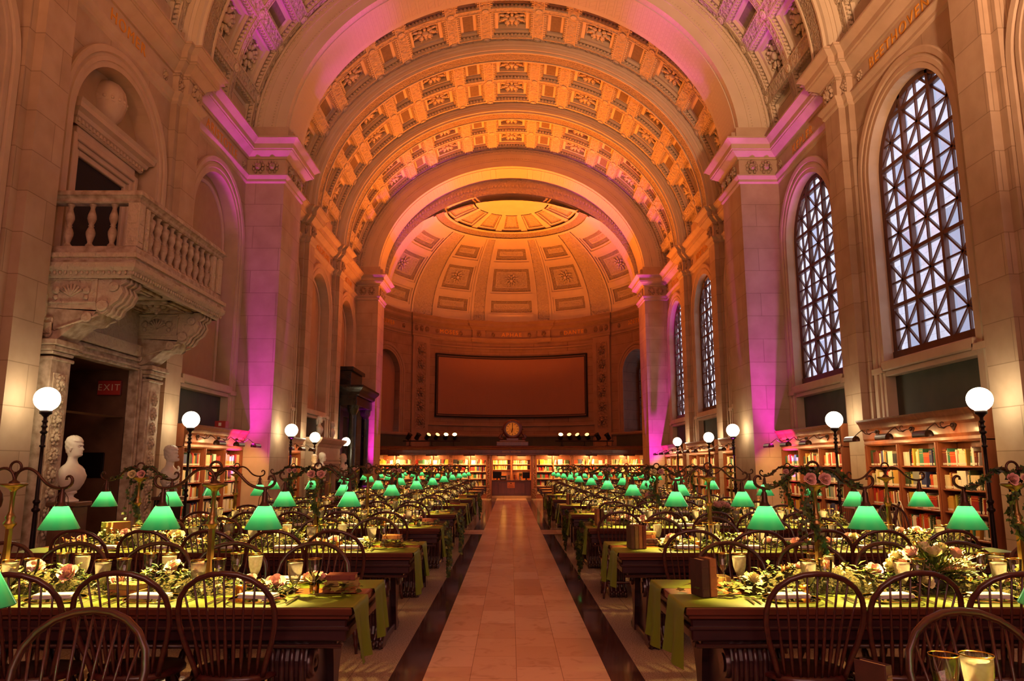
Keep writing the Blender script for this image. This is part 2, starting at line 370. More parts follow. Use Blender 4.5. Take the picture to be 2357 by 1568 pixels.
def lattice(F, uc, hw, zs, zb, d, name, parent, cell=.84):
    """bronze window: 3 wide lights, transoms, and union-jack glazing bars, all clipped to the arched opening"""
    inside = lambda u, z: abs(u - uc) < hw and z > zb and (z < zs or (u - uc) ** 2 + (z - zs) ** 2 < hw * hw)
    def bar(mb, p, q, w, t0, t1):
        n = 60; ins = [i for i in range(n + 1) if inside(lerp(p[0], q[0], i / n), lerp(p[1], q[1], i / n))]
        if len(ins) < 2: return
        a, b = ins[0] / n, ins[-1] / n; P = (lerp(p[0], q[0], a), lerp(p[1], q[1], a)); Q = (lerp(p[0], q[0], b), lerp(p[1], q[1], b))
        dx, dz = Q[0] - P[0], Q[1] - P[1]; l = sqrt(dx * dx + dz * dz)
        if l < .02: return
        nx, nz = -dz / l * w / 2, dx / l * w / 2; V = []
        for dd in (t0, t1):
            for X, Z in ((P[0] + nx, P[1] + nz), (P[0] - nx, P[1] - nz), (Q[0] - nx, Q[1] - nz), (Q[0] + nx, Q[1] + nz)): V.append(F(X, Z, dd))
        mb.add(V, [(0, 1, 2, 3), (7, 6, 5, 4), (0, 4, 5, 1), (1, 5, 6, 2), (2, 6, 7, 3), (3, 7, 4, 0)])
    fr = MB(); sweep_arch(fr, F, uc, hw - .09, zs, zb, [(0, d - .04), (0, d + .03), (.03, d + .05), (.09, d + .05), (.09, d - .04)])
    fr.add([F(u, z, dd) for dd in (d - .04, d + .07) for u, z in ((uc - hw, zb), (uc + hw, zb), (uc + hw, zb + .14), (uc - hw, zb + .14))], [(0, 1, 2, 3), (7, 6, 5, 4), (3, 2, 6, 7), (0, 1, 5, 4)])
    ob = fr.build(name, 'bronze', parent, kind='structure')
    mu = MB(); tb = MB(); cw = 2 * hw / 3; zr = [zb + .1 + cell * i for i in range(8)]
    for x in (-cw / 2, cw / 2): bar(mu, (uc + x, zb), (uc + x, zs + hw), .07, d - .03, d + .05)
    for z in zr[1:]: bar(mu, (uc - hw, z), (uc + hw, z), .065, d - .03, d + .045)
    for i in range(3):
        a = uc - hw + cw * i; b = a + cw
        for z in zr: 
            e = z + cell; m = (a + b) / 2; zm = (z + e) / 2
            for p, q in (((a, z), (b, e)), ((a, e), (b, z)), ((m, z), (m, e)), ((a, zm), (b, zm))): bar(tb, p, q, .032, d - .02, d + .02)
    mu.build('mullions', 'bronze', ob); tb.build('glazing_bars', 'bronze', ob)
    g = MB(); A = arch_pts(uc, hw - .02, zs, zb); g.add([F(u, z, d - .01) for u, z in A], [tuple(range(len(A)))]); g.build('pane', 'glass', ob)
    return ob
def text(name, body, size, mtx, parent, mat='gold', ext=.006, align='CENTER', font_scale=None):
    c = bpy.data.curves.new(name, 'FONT'); c.body = body; c.size = size; c.extrude = ext; c.align_x = align; c.align_y = 'CENTER'; c.space_character = 1.25
    t = bpy.data.objects.new('text', c); COL.objects.link(t); dg = bpy.context.evaluated_depsgraph_get()
    me = bpy.data.meshes.new_from_object(t.evaluated_get(dg)); me.name = name; bpy.data.objects.remove(t); bpy.data.curves.remove(c)
    me.materials.clear(); me.materials.append(M[mat]); o = bpy.data.objects.new(name, me); COL.objects.link(o)
    if parent is not None: o.parent = parent
    o.matrix_local = mtx; return o

walls = {}
nwin = 0
for s, nm in ((1, 'right'), (-1, 'left')):
    F = Mw(s); mb = MB()
    edges = [-6, 4.2]; mb.grid(lambda u, z: F(u, z, 0), [-6, 4.2], [0, 9.6], 0, False)
    spans = {7.4: (5.7, 9.05), 11.62: (9.95, 13.3), 15.8: (14.2, 17.4), 20.55: (18.9, 22.2), 24.75: (23.1, 26.4), 28.95: (27.3, 30.6)}
    for c, (a, b) in spans.items():
        wall_arch(mb, F, a, b, 0, 8.5, c, HWS.get(c, 1.3), SPR, 2.3, .3, 0, 2, door=(10.5, 12.6) if s < 0 and c == 11.62 else None)
    for a, b in PIL + PIER: mb.grid(lambda u, z: F(u, z, 0), [a, b], [0, 9.6], 0, False)
    # dark pin under vault above the entablature
    mb.grid(lambda u, z: F(u, z, 0), [-6, 32.1], [9.3, 10.2], 2, False)
    wall = mb.build('wall_' + nm, ['stone', 'buff', 'trim'], kind='structure'); walls[s] = wall
    # pilasters, backing strip + shaft with a moulded foot
    for a, b in PIL:
        p = MB(); c = (a + b) / 2
        for w, d in ((.45, .12), (.31, .25)):
            p.box(*sorted((s * (WX - d), s * WX)), c - w, c + w, 0, 8.42)
            p.box(*sorted((s * (WX - d - .04), s * WX)), c - w - .04, c + w + .04, 0, .3)
        p.build('pilaster', 'stone', wall)
        cap = MB()
        for w, d, dz in ((.45, .12, 0), (.31, .25, 0)): cap.box(*sorted((s * (WX - d - .03), s * WX)), c - w - .03, c + w + .03, 8.95, 9.0)
        mask(cap, frame_at(F, c, 8.79, .27), 1.35)
        for e in (-.38, .38): mask(cap, frame_at(F, c + e, 8.79, .14), .8)
        cap.build('capital', 'carved', wall)
    for a, b in PIER:
        p = MB(); p.box(*sorted((s * 5.65, s * WX)), a, b, 0, 8.42); p.box(*sorted((s * 5.58, s * WX)), a - .07, b + .07, 0, .35)
        p.box(*sorted((s * 5.5, s * WX)), a + .02, b - .02, 9.46, 9.75)
        p.build('pier', 'stone', wall)
        cap = MB()
        for x in (5.95, 6.3): mask(cap, frame_at(lambda u, z, d: (s * u, a - d, z), x, 8.8, .03), 1.2)
        for y in (a + .35, a + .75, a + 1.15): mask(cap, frame_at(lambda u, z, d: (s * (5.65 - d), u, z), y, 8.8, .03), 1.1)
        cap.build('capital', 'carved', wall)
    # entablature
    path = [(WX, -6)]
    for a, b in sorted(PIL + PIER):
        if (a, b) in PIER: path += [(WX, a), (5.65, a), (5.65, b), (WX, b)]
        else:
            c = (a + b) / 2; path += [(WX, c - .45), (WX - .12, c - .45), (WX - .12, c - .31), (WX - .25, c - .31), (WX - .25, c + .31), (WX - .12, c + .31), (WX - .12, c + .45), (WX, c + .45)]
    e = MB(); sweep_xy(e, [(s * x, y) for x, y in path], ENT, s); ent = e.build('entablature', 'trim', wall)
    names = {1: {11.62: 'BEETHOVEN', 15.8: 'KEPLER', 20.55: 'TITIAN', 24.75: 'NEWTON', 28.95: 'EUCLID'}, -1: {11.62: 'HOMER', 15.8: 'ARISTOTLE', 20.55: 'PLATO', 24.75: 'SHAKESPEARE', 28.95: 'MILTON'}}[s]
    for c, t in names.items():
        m = Matrix(((0, 0, -s, s * (WX - .015)), (-s, 0, 0, c), (0, 1, 0, 8.795), (0, 0, 0, 1)))
        text('lettering', t, .3, m, ent)
        r = MB()
        for e_ in (-1.35, 1.35): mask(r, frame_at(F, c + e_, 8.8, .015), .7)
        r.build('rosette', 'carved', ent)
    for c in BAYC:
        hw = HWS.get(c, 1.3)
        am = MB(); sweep_arch(am, F, c, hw, SPR, 2.3, ARCHV)
        for e_ in (-1, 1):
            u = c + e_ * (hw + .175); am.M = None
            v = [F(u - .2, 0, 0), F(u + .2, 0, .1)]; am.box(*sorted((v[0][0], v[1][0])), u - .2, u + .2, 3.1, 3.2)
        am.build('arch_moulding', 'trim', wall)
        sl = MB(); v = F(0, 0, .1)[0]; w = F(0, 0, -.3)[0]
        if s == 1 or c != 11.62:
            sl.bbox(*sorted((v, w)), c - hw - .02, c + hw + .02, 3.13, 3.3, .02); sl.bbox(*sorted((F(0, 0, .04)[0], w)), c - hw, c + hw, 3.04, 3.13, .01)
            sl.build('sill', 'trim', wall)
            pn = MB(); pn.grid(lambda u, z: F(u, z, -.14), [c - hw, c + hw], [2.25, 3.05], 0, False); pn.build('panel', 'green', wall)
        if s == 1:
            nwin += 1
            lattice(F, c, hw, SPR, 3.33, -.2, 'window_%d' % nwin, None)
        else:
            bk = MB(); zz = 2.3 if c != 11.62 else 4.2
            bk.grid(lambda u, z: F(u, z, -.29), frange(c - hw, c + hw, 2), [zz, SPR + hw], 0, False)
            if c != 11.62: sweep_arch(bk, F, c, hw - .2, SPR, 3.3, [(0, -.3), (0, -.26), (.04, -.24), (.06, -.24), (.08, -.28)], 1)
            bk.build('blind_arch_infill', ['buff', 'trim'], wall)
# far apse wall with blind arch, blank panel and one deep window
M['apsec'] = carved('apse_carved_stone', (146, 112, 90), 7, .9, .06)  # carved stone darkened likewise, dimness of the apse in its colour
aw = MB(); HA = pi / 2 * APR
wc = R(66) * APR; whw = 1.05
EAZ = 4.7
wall_arch(aw, Ma, R(51) * APR, HA, 0, 8.2, wc, whw, 5.9, 3.0, 1.1, 0, 0, 6)
wall_arch(aw, Ma, -HA, -R(51) * APR, 0, 8.2, -wc, whw, 5.9, 3.0, .3, 0, 0, 6, back=1)
aw.grid(lambda u, z: Ma(u, z, 0), frange(-R(51) * APR, R(51) * APR, 40), [0, 9.2], 0, False)
aw.grid(lambda u, z: Ma(u, z, 0), frange(-HA, HA, 60), [8.2, 9.4], 0, False)
wall_far = aw.build('wall_far', ['apse', 'screen', 'green'], kind='structure')
am = MB()
for c in (wc, -wc): sweep_arch(am, Ma, c, whw, 5.9, 3.0, ARCHV)
am.build('arch_moulding', 'apset', wall_far)
nwin += 1
lattice(Ma, wc, whw, 5.9, 3.05, -1.0, 'window_%d' % nwin, None, .8)
e = MB(); prof = [(o, z - .5) for o, z in ENT[:-1]]
full = []; prev = -90
for c in (-45, -15.5, 15.5, 45):
    w = 5 if abs(c) > 40 else 3
    full += [(x, 0) for x in frange(prev, c - w, max(2, int((c - w - prev) / 3)))] + [(x, .1) for x in frange(c - w, c + w, 2)]; prev = c + w
full += [(x, 0) for x in frange(prev, 90, 10)]
sweep_xy(e, [((APR - d) * sin(R(a)), APY + (APR - d) * cos(R(a))) for a, d in full], prof, -1)
ent = e.build('entablature', 'apset', wall_far)
for a, t in ((-66, 'CUVIER'), (-30, 'MOSES'), (0, 'RAPHAEL'), (30, 'DANTE'), (66, 'GOETHE')):
    o = Vector(Ma(R(a) * APR, 8.3, .03)); n = (Vector((0, APY, 8.3)) - o).normalized()
    x = Vector((0, 0, 1)).cross(n)
    m = Matrix((x, Vector((0, 0, 1)), n)).transposed().to_4x4(); m.translation = o; text('lettering', t, .3, m, ent)
for c, w in ((-45, 4.6), (45, 4.6)):
    p = MB(); us = frange(R(c - w) * APR, R(c + w) * APR, 4)
    p.grid(lambda u, z: Ma(u, z, .1), us, [0, 8.0], 0, False)
    for u in (us[0], us[-1]): p.grid(lambda d, z: Ma(u, z, d), [0, .1], [0, 8.0], 0, False)
    p.build('pilaster', 'apset', wall_far)
    q = MB(); us = frange(R(c - w * .6) * APR, R(c + w * .6) * APR, 4); q.grid(lambda u, z: Ma(u, z, .112), us, [3.3, 7.6], 0, False)
    for a_, b_ in ((us[0] - .05, us[0]), (us[-1], us[-1] + .05)): q.grid(lambda u, z: Ma(u, z, .13), [a_, b_], [3.25, 7.65], 1, False)
    for k in range(6): mask(q, frame_at(Ma, R(c) * APR, 3.7 + .7 * k, .12), 1.6, 0)
    q.build('carved_panel', ['apsec', 'apset'], wall_far)
    q = MB()
    for k in (-3, 0, 3): mask(q, frame_at(Ma, R(c + k) * APR, 8.3, .12), 1)
    q.build('capital', 'apsec', wall_far)
q = MB()
for k in (-15.5, 15.5): mask(q, frame_at(Ma, R(k) * APR, 8.3, .12), 1)
for k in (-55, -36, -24, -8.5, 8.5, 24, 36, 55): mask(q, frame_at(Ma, R(k) * APR, 8.3, .02), .8)
q.build('rosette', 'apsec', wall_far)
def curved_frame(mb, hu, z0, z1, w, d0, d1, mat=0):
    for (a, b), (c, e_) in (((-hu - w, -hu), (z0 - w, z1 + w)), ((hu, hu + w), (z0 - w, z1 + w)), ((-hu, hu), (z0 - w, z0)), ((-hu, hu), (z1, z1 + w))):
        us = frange(a, b, 16 if b - a > 1 else 1)
        mb.grid(lambda u, z: Ma(u, z, d1), us, [c, e_], mat, False)
        for z in (c, e_): mb.grid(lambda u, d: Ma(u, z, d), us, [d0, d1], mat, False)
        for u in (a, b): mb.grid(lambda z, d: Ma(u, z, d), [c, e_], [d0, d1], mat, False)
p = MB(); HU = R(36) * APR
curved_frame(p, HU + .42, 3.55, 7.55, .06, 0, .06, 0); curved_frame(p, HU, 3.98, 7.08, .07, 0, .09, 1); curved_frame(p, HU - .09, 4.07, 6.99, .03, 0, .05, 1)
p.build('panel_frame', ['apset', 'dark'], wall_far)
p = MB(); p.grid(lambda u, z: Ma(u, z, .02), frange(-HU, HU, 30), [3.98, 7.08], 0, False); p.build('blank_panel', 'screen', wall_far)
p = MB()
for a, b in ((-39, 39), (-77, -52), (52, 77)): p.grid(lambda u, z: Ma(u, z, .03), frange(R(a) * APR, R(b) * APR, 24), [2.2, 2.9], 0, False)
p.build('panel', 'green', wall_far)
p = MB(); sweep_xy(p, [((APR) * sin(R(a)), APY + (APR) * cos(R(a))) for a in range(-90, 91, 3)], [(0, 2.92), (.08, 2.94), (.1, 3.0), (.1, 3.06), (0, 3.08)], -1); p.build('sill', 'apset', wall_far)

# ---------------------------------------------------------------- vault
VA, VB, VZ = 6.5, 5.7, 9.5
def Pv(t, y, d): return ((VA + d) * sin(t), y, VZ + (VB + d) * cos(t))
NV = 1
def rect_ring(mb, P, u0, u1, v0, v1, iu, iv, d, mat, nu):
    """flat ring between a rectangle and its inset at depth d"""
    a0, a1, b0, b1 = u0 + iu, u1 - iu, v0 + iv, v1 - iv
    for (p, q, r, t) in ((u0, u1, v0, b0), (u0, u1, b1, v1), (u0, a0, b0, b1), (a1, u1, b0, b1)):
        mb.grid(lambda u, v: P(u, v, d), frange(p, q, nu if q - p > (u1 - u0) / 2 else 1), frange(r, t, NV if t - r > (v1 - v0) / 2 else 1), mat, False)
    return a0, a1, b0, b1
def rect_wall(mb, P, u0, u1, v0, v1, d0, d1, mat, nu):
    for v in (v0, v1): mb.grid(lambda u, d: P(u, v, d), frange(u0, u1, nu), [d0, d1], mat, False)
    for u in (u0, u1): mb.grid(lambda v, d: P(u, v, d), frange(v0, v1, NV), [d0, d1], mat, False)
def rosette(mb, m, sc, mat=0):
    old = mb.M; mb.M = m @ Matrix.Scale(sc, 4)
    mb.ball((0, 0, .12), (.13, .13, .1), 8, 5, mat)
    for ring, (n, r, a, z) in enumerate(((8, .24, .11, .1), (8, .38, .13, .05))):
        for k in range(n):
            an = 2 * pi * (k + .5 * ring) / n; m2 = mb.M
            mb.M = m2 @ Matrix.Rotation(an, 4, 'Z'); mb.ball((r, 0, z), (a, a * .62, .06), 6, 4, mat); mb.ball((r + a * .8, 0, z + .04), (.04, .06, .04), 5, 4, mat); mb.M = m2
    mb.M = old
def coffer(mb, P, u0, u1, v0, v1, ku, steps, ros=0, dent=True, fl=0, sgn=1):
    """stepped coffer; steps: (inset metres, depth, ring material). ku: metres per unit u"""
    d = 0; nu = 4
    for j, (ins, dep, mt) in enumerate(steps):
        rect_wall(mb, P, u0, u1, v0, v1, d, d + dep * sgn, 0, nu); d += dep * sgn
        if dent and j == 0:
            for (a, b, fix, ax) in ((u0, u1, v0 + .03, 0), (u0, u1, v1 - .03, 0), (v0, v1, u0 + .03 / ku, 1), (v0, v1, u1 - .03 / ku, 1)):
                L = (b - a) * (ku if ax == 0 else 1); n = max(3, int(L / .11))
                for k in range(n):
                    c = a + (b - a) * (k + .5) / n; h = (b - a) / n * .27
                    us, vs_ = ((c - h, c + h), (fix - .028, fix + .028)) if ax == 0 else ((fix - .028 / ku, fix + .028 / ku), (c - h, c + h))
                    q = [P(u, v, dd) for dd in (d - .07 * sgn, d) for u, v in ((us[0], vs_[0]), (us[1], vs_[0]), (us[1], vs_[1]), (us[0], vs_[1]))]
                    mb.add(q, [(0, 1, 2, 3), (0, 1, 5, 4), (1, 2, 6, 5), (2, 3, 7, 6), (3, 0, 4, 7)], 0)
        u0, u1, v0, v1 = rect_ring(mb, P, u0, u1, v0, v1, ins / ku, ins, d, mt, nu)
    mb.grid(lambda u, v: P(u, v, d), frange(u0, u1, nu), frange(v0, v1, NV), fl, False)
    if ros:
        uc, vc = (u0 + u1) / 2, (v0 + v1) / 2; o = Vector(P(uc, vc, d)); x = (Vector(P(uc + .001, vc, d)) - o).normalized(); y = (Vector(P(uc, vc + .01, d)) - o).normalized()
        n = x.cross(y).normalized()
        if (Vector(P(uc, vc, d - sgn * .1)) - o).dot(n) < 0: n = -n
        m = Matrix((x, y, n)).transposed().to_4x4(); m.translation = o; rosette(mb, m, ros, 0)
ceil = link('ceiling', None, kind='structure')
for (y0, y1) in ((5.7, 9.05), (9.95, 13.3), (14.2, 17.4), (18.9, 22.2), (23.1, 26.4), (27.3, 30.6)):
    mb = MB(); L = y1 - y0; g = .2; h = (L - 3 * g) / 2; rows = [(y0 + g, y0 + g + h), (y1 - g - h, y1 - g)]
    ts = []
    for k in range(-7, 8):
        hw = R(5.75) if k % 2 == 0 else R(3.2); ts.append((R(12 * k) - hw, R(12 * k) + hw, k % 2 == 0))
    for a, b in ((y0, rows[0][0]), (rows[0][1], rows[1][0]), (rows[1][1], y1)):
        mb.grid(lambda t, y: Pv(t, y, 0), frange(R(-89), R(89), 90), [a, b], 1, False)
    for ya, yb in rows:
        e_ = [R(-89)] + [x for t in ts for x in t[:2]] + [R(89)]
        for i in range(0, len(e_), 2): mb.grid(lambda t, y: Pv(t, y, 0), [e_[i], e_[i + 1]], [ya, yb], 1, False)
        for t0, t1, big in ts:
            # moulded rim
            for (p, q, r, u) in ((t0 - .004, t1 + .004, ya - .025, ya), (t0 - .004, t1 + .004, yb, yb + .025), (t0 - .004, t0, ya, yb), (t1, t1 + .004, ya, yb)):
                mb.grid(lambda t, y: Pv(t, y, -.02), frange(p, q, 3), [r, u], 0, False)
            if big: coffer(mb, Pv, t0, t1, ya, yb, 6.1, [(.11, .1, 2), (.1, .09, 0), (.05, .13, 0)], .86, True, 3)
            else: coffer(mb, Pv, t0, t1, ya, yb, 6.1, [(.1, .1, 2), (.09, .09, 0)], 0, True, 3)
    # round bosses where the bands cross
    for ya in (y0 + g / 2, (y0 + y1) / 2, y1 - g / 2):
        for k in range(-7, 7):
            t = R(12 * k + (7.25 if k % 2 == 0 else 4.75)); o = Vector(Pv(t, ya, 0)); n = -Vector((sin(t) / VA, 0, cos(t) / VB)).normalized(); x = Vector((0, 1, 0))
            m = Matrix((x, n.cross(x), n)).transposed().to_4x4(); m.translation = o; mb.M = m; mb.lathe([(.1, 0), (.11, .02), (.08, .03), (.06, .01), (.04, .03), (0, .04)], 10); mb.M = None
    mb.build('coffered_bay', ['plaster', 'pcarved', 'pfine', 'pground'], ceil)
mb = MB(); mb.grid(lambda t, y: Pv(t, y, 0), frange(R(-90), R(90), 60), [-6, 4.2], 0, True); mb.grid(lambda t, y: Pv(t, y, .5), frange(R(-100), R(100), 60), [4.2, 34], 0, True)  # second grid: unseen outer shell, added to block sky light leaking through coffers
mb.build('vault_surface', 'plaster', ceil)
def rib(a, b, prof, name, mats, z0=VZ, A=VA, B=VB):
    """prof: list of (y fraction, inward offset, material)"""
    mb = MB(); ts = frange(R(-90), R(90), 90)
    for (f0, d0, m0), (f1, d1, _) in zip(prof, prof[1:]):
        mb.grid(lambda t, w: ((A - lerp(d0, d1, w)) * sin(t), lerp(a, b, lerp(f0, f1, w)), z0 + (B - lerp(d0, d1, w)) * cos(t)), ts, [0, 1], m0, abs(f0 - f1) > .001)
    return mb.build(name, mats, ceil)
for a, b in PIL:
    rib(a, b, [(0, 0, 0), (0, .1, 0), (.03, .1, 0), (.06, .16, 0), (.08, .16, 0), (.08, .26, 0), (.16, .28, 0), (.18, .33, 0), (.24, .33, 0), (.24, .3, 1), (.76, .3, 0), (.76, .33, 0),
               (.82, .33, 0), (.84, .28, 0), (.92, .26, 0), (.92, .16, 0), (1, .1, 0), (1, 0, 0)], 'transverse_rib', ['plaster', 'pfine'])
# Greek key soffit bump
t = NT('meander_plaster'); v = t.tex((1, 1, 1)); b1 = t.n('ShaderNodeTexBrick', offset=.5); b1.inputs['Scale'].default_value = 2.6; t.l(t.wallvec(), b1.inputs[0]); b1.inputs['Mortar Size'].default_value = .04
t.b.inputs['Base Color'].default_value = (*lin((208, 188, 162)), 1); t.b.inputs['Roughness'].default_value = .8
t.bump(b1.outputs[1], .8, .08); M['meander'] = t.m
for a, b in PIER:
    o = rib(a, b, [(0, 0, 0), (0, .02, 0), (0, .8, 0), (0, .8, 1), (.14, .8, 0), (.14, .82, 1), (.86, .82, 0), (.86, .8, 0), (1, .8, 0), (1, 0, 0)], 'pier_arch', ['plaster', 'meander'])
    e = MB()   # bead rows on the arch face
    for rr, n, r0 in ((.1, 150, .03), (.45, 210, .018)):
        for k in range(n):
            th = R(-88 + 176 * k / (n - 1)); e.ball(((VA - rr) * sin(th), a - .005, VZ + (VB - rr) * cos(th)), r0, 5, 4)
    for rr, w, d in ((.17, .05, .02), (.03, .05, .04), (.5, .04, .02)):
        e.grid(lambda th, q: ((VA - rr - w * q) * sin(th), a - d, VZ + (VB - rr - w * q) * cos(th)), frange(R(-89), R(89), 90), [0, 1], 0, False)
        for q in (0, 1): e.grid(lambda th, dd: ((VA - rr - w * q) * sin(th), a - dd, VZ + (VB - rr - w * q) * cos(th)), frange(R(-89), R(89), 90), [0, d], 0, False)
    e.build('bead_moulding', 'plaster', ceil)
# inner arch in front of the half dome
mb = MB(); ts = frange(R(-90), R(90), 80)
mb.grid(lambda t, w: (lerp(6.3, 5.55, w) * sin(t), 32.1, lerp(9.5, 9.45, w) + lerp(5.4, 4.28, w) * cos(t)), ts, [0, 1], 1, False)
mb.grid(lambda t, y: (5.55 * sin(t), y, 9.45 + 4.28 * cos(t)), ts, [32.1, 33.2], 2, False)
mb.grid(lambda t, w: (lerp(5.55, 6.6, w) * sin(t), 33.2, 9.45 + lerp(4.28, 5.4, w) * cos(t)), ts, [0, 1], 0, False)
for k in range(110):
    th = R(-86 + 172 * k / 109); c_ = ((5.85) * sin(th), 32.08, 9.45 + 4.62 * cos(th)); mb.ball(c_, (.05, .03, .07), 5, 4, 0)
mb.build('apse_arch', ['plaster', 'pcarved', 'meander'], ceil)
# half dome
DR, DB, DZ = 6.35, 4.4, 9.0
def Pd(u, v, d): r = (DR + d) * cos(v); a = u; return (r * sin(a), APY + r * cos(a), DZ + (DB + d) * sin(v))
dm = MB(); NV = 5
vl = [R(0), R(5), R(15.5), R(19), R(36.5), R(40), R(50), R(56), R(62), R(75), R(78), R(90)]
gores = [(-79, -52), (-39, -19.5), (-12, 12), (19.5, 39), (52, 79)]
ribs_ = [(-90, -79), (-52, -39), (-19.5, -12), (12, 19.5), (39, 52), (79, 90)]
for a, b in ribs_: dm.grid(lambda u, v: Pd(u, v, 0), frange(R(a), R(b), 4), frange(0, R(56), 10), 1 if abs(a) < 79 and abs(b) < 85 else 0, True)
for a, b in ribs_[1:-1]:
    for c in (a + .4, b - .4): dm.grid(lambda u, v: Pd(u, v, -.05), frange(R(c - .5), R(c + .5), 1), frange(0, R(56), 14), 0, True)
for a, b in gores:
    for i in (0, 2, 4, 6): dm.grid(lambda u, v: Pd(u, v, 0), frange(R(a), R(b), 6), [vl[i], vl[i + 1]], 0, True)
    for i, mt in ((1, 2), (3, 1), (5, 2)):
        v0, v1 = vl[i], vl[i + 1]; ku = DR * cos((v0 + v1) / 2)
        P2 = lambda u, v, d: Pd(u, v / DB, d)
        sh = R(1.2)
        dm.grid(lambda u, v: Pd(u, v, 0), [R(a), R(a) + sh], frange(v0, v1, 5), 0); dm.grid(lambda u, v: Pd(u, v, 0), [R(b) - sh, R(b)], frange(v0, v1, 5), 0)
        coffer(dm, P2, R(a) + sh, R(b) - sh, v0 * DB, v1 * DB, ku, [(.1, .05, 0), (.16, .05, 2), (.04, .03, 0)], .75 if i == 3 else 0, False, 1)
dm.grid(lambda u, v: Pd(u, v, 0), frange(R(-90), R(90), 40), [vl[7], vl[8]], 2, True)
for vv in (56.5, 61.5): dm.grid(lambda u, v: Pd(u, v, -.06), frange(R(-90), R(90), 40), [R(vv - .6), R(vv + .6)], 0, True)
for k in range(-3, 4):
    c = 25 * k
    coffer(dm, lambda u, v, d: Pd(u, v / DB, d), R(c - 9.5), R(c + 9.5), vl[8] * DB + .05, vl[9] * DB - .05, 2.1, [(.07, .05, 0), (.08, .04, 2)], 0, False, 1)
    dm.grid(lambda u, v: Pd(u, v, 0), [R(c + 9.5), R(c + 15.5)], [vl[8], vl[9]], 0, True)
dm.grid(lambda u, v: Pd(u, v, 0), frange(R(-90), R(90), 40), [vl[9], vl[10]], 0, True)
dm.grid(lambda u, v: Pd(u, v, 0), frange(R(-90), R(90), 40), frange(vl[10], vl[11], 3), 0, True)
dm.grid(lambda u, v: Pd(u, v, .35), frange(R(-90), R(90), 40), frange(0, R(90), 20), 0, True)  # unseen backing shell, added to keep outside light out of the coffer gaps
dm.build('half_dome', ['plaster', 'pcarved', 'pfine'], ceil)

# ---------------------------------------------------------------- floor
t = NT('marble_aisle'); v = t.tex(); br = t.n('ShaderNodeTexBrick', offset=.5); t.l(v, br.inputs[0]); br.inputs['Scale'].default_value = 1
mp = t.t.nodes['Mapping']; mp.inputs['Rotation'].default_value = (0, 0, R(90))
br.inputs['Brick Width'].default_value = .62; br.inputs['Row Height'].default_value = .333; br.inputs['Mortar Size'].default_value = .002
br.inputs['Color1'].default_value = (*lin((250, 212, 182)), 1); br.inputs['Color2'].default_value = (*lin((222, 176, 146)), 1); br.inputs['Mortar'].default_value = (*lin((150, 112, 92)), 1); br.inputs['Bias'].default_value = -.1
n = t.n('ShaderNodeTexNoise'); n.inputs['Scale'].default_value = 6; n.inputs['Detail'].default_value = 5; n.inputs['Distortion'].default_value = 1; t.l(t.tex(), n.inputs[0])
mx = t.n('ShaderNodeMix', data_type='RGBA', blend_type='MULTIPLY'); mx.inputs[0].default_value = .5; t.l(br.outputs[0], mx.inputs[6]); t.l(t.ramp(n.outputs[0], [(.3, (.6, .5, .45)), (.45, (1, 1, 1))]), mx.inputs[7])
t.l(mx.outputs[2], t.b.inputs['Base Color']); t.b.inputs['Roughness'].default_value = .17; t.b.inputs['Specular IOR Level'].default_value = .8
t.bump(n.outputs[0], .04, .01); M['aisle'] = t.m
t = NT('terrazzo'); v = t.tex(); n = t.n('ShaderNodeTexNoise'); n.inputs['Scale'].default_value = 90; n.inputs['Detail'].default_value = 3; t.l(v, n.inputs[0])
br = t.n('ShaderNodeTexBrick', offset=0); t.l(v, br.inputs[0]); br.inputs['Scale'].default_value = 1; br.inputs['Brick Width'].default_value = 1.2; br.inputs['Row Height'].default_value = 1.2; br.inputs['Mortar Size'].default_value = .003
mx = t.n('ShaderNodeMix', data_type='RGBA', blend_type='MULTIPLY'); mx.inputs[0].default_value = .6; t.l(t.ramp(n.outputs[0], [(.35, lin((150, 124, 110))), (.62, lin((206, 184, 166)))]), mx.inputs[6])
t.l(t.ramp(br.outputs[1], [(0, (1, 1, 1)), (1, (.3, .25, .25))]), mx.inputs[7]); t.l(mx.outputs[2], t.b.inputs['Base Color']); t.b.inputs['Roughness'].default_value = .15; M['terrazzo'] = t.m
M['strip'] = noisy('dark_marble_strip', (66, 42, 42), (92, 62, 58), 5, .1, 0, detail=4)
fl = MB(); fl.grid(lambda x, y: (x, y, 0), [-6.9, 6.9], [-6, 39], 0, False)
floor = fl.build('floor', 'terrazzo', kind='structure')
a_ = MB(); a_.box(-.665, .665, -6, 34.3, -.05, .003); a_.box(-6.55, 6.55, 16.75, 17.8, -.05, .002)
a_.build('marble_aisle', 'aisle', floor)
a_ = MB()
for s in (-1, 1):
    for y0, y1 in ((-6, 16.6), (17.95, 34.2)): a_.box(*sorted((s * .665, s * .905)), y0, y1, -.05, .0035)
    for y in (16.6, 17.85): a_.box(*sorted((s * .665, s * 6.5)), y, y + .1, -.05, .0035)
a_.build('dark_border_strip', 'strip', floor)
# end wall behind the camera closes the hall
mb = MB(); mb.grid(lambda x, z: (x, -6, z), [-6.6, 6.6], [0, 15.4], 0, False); mb.build('wall_back', ['stone'], kind='structure')
# neighbouring facades seen through the windows
ob = MB(); ob.box(15, 24, 3, 11.2, -4, 26); ob.box(16, 24, 14.5, 40, -4, 24)
for z in range(0, 24, 3):
    for y in (4.2, 6.6, 9): ob.box(14.96, 15.1, y, y + 1.1, z, z + 1.8, 1)
    for y in range(16, 38, 3): ob.box(15.96, 16.1, y, y + 1.3, z, z + 1.8, 1)
ob.build('neighbouring_building', ['outb', 'outw'], label='grey stone city building seen through the tall arched windows', cat='building')
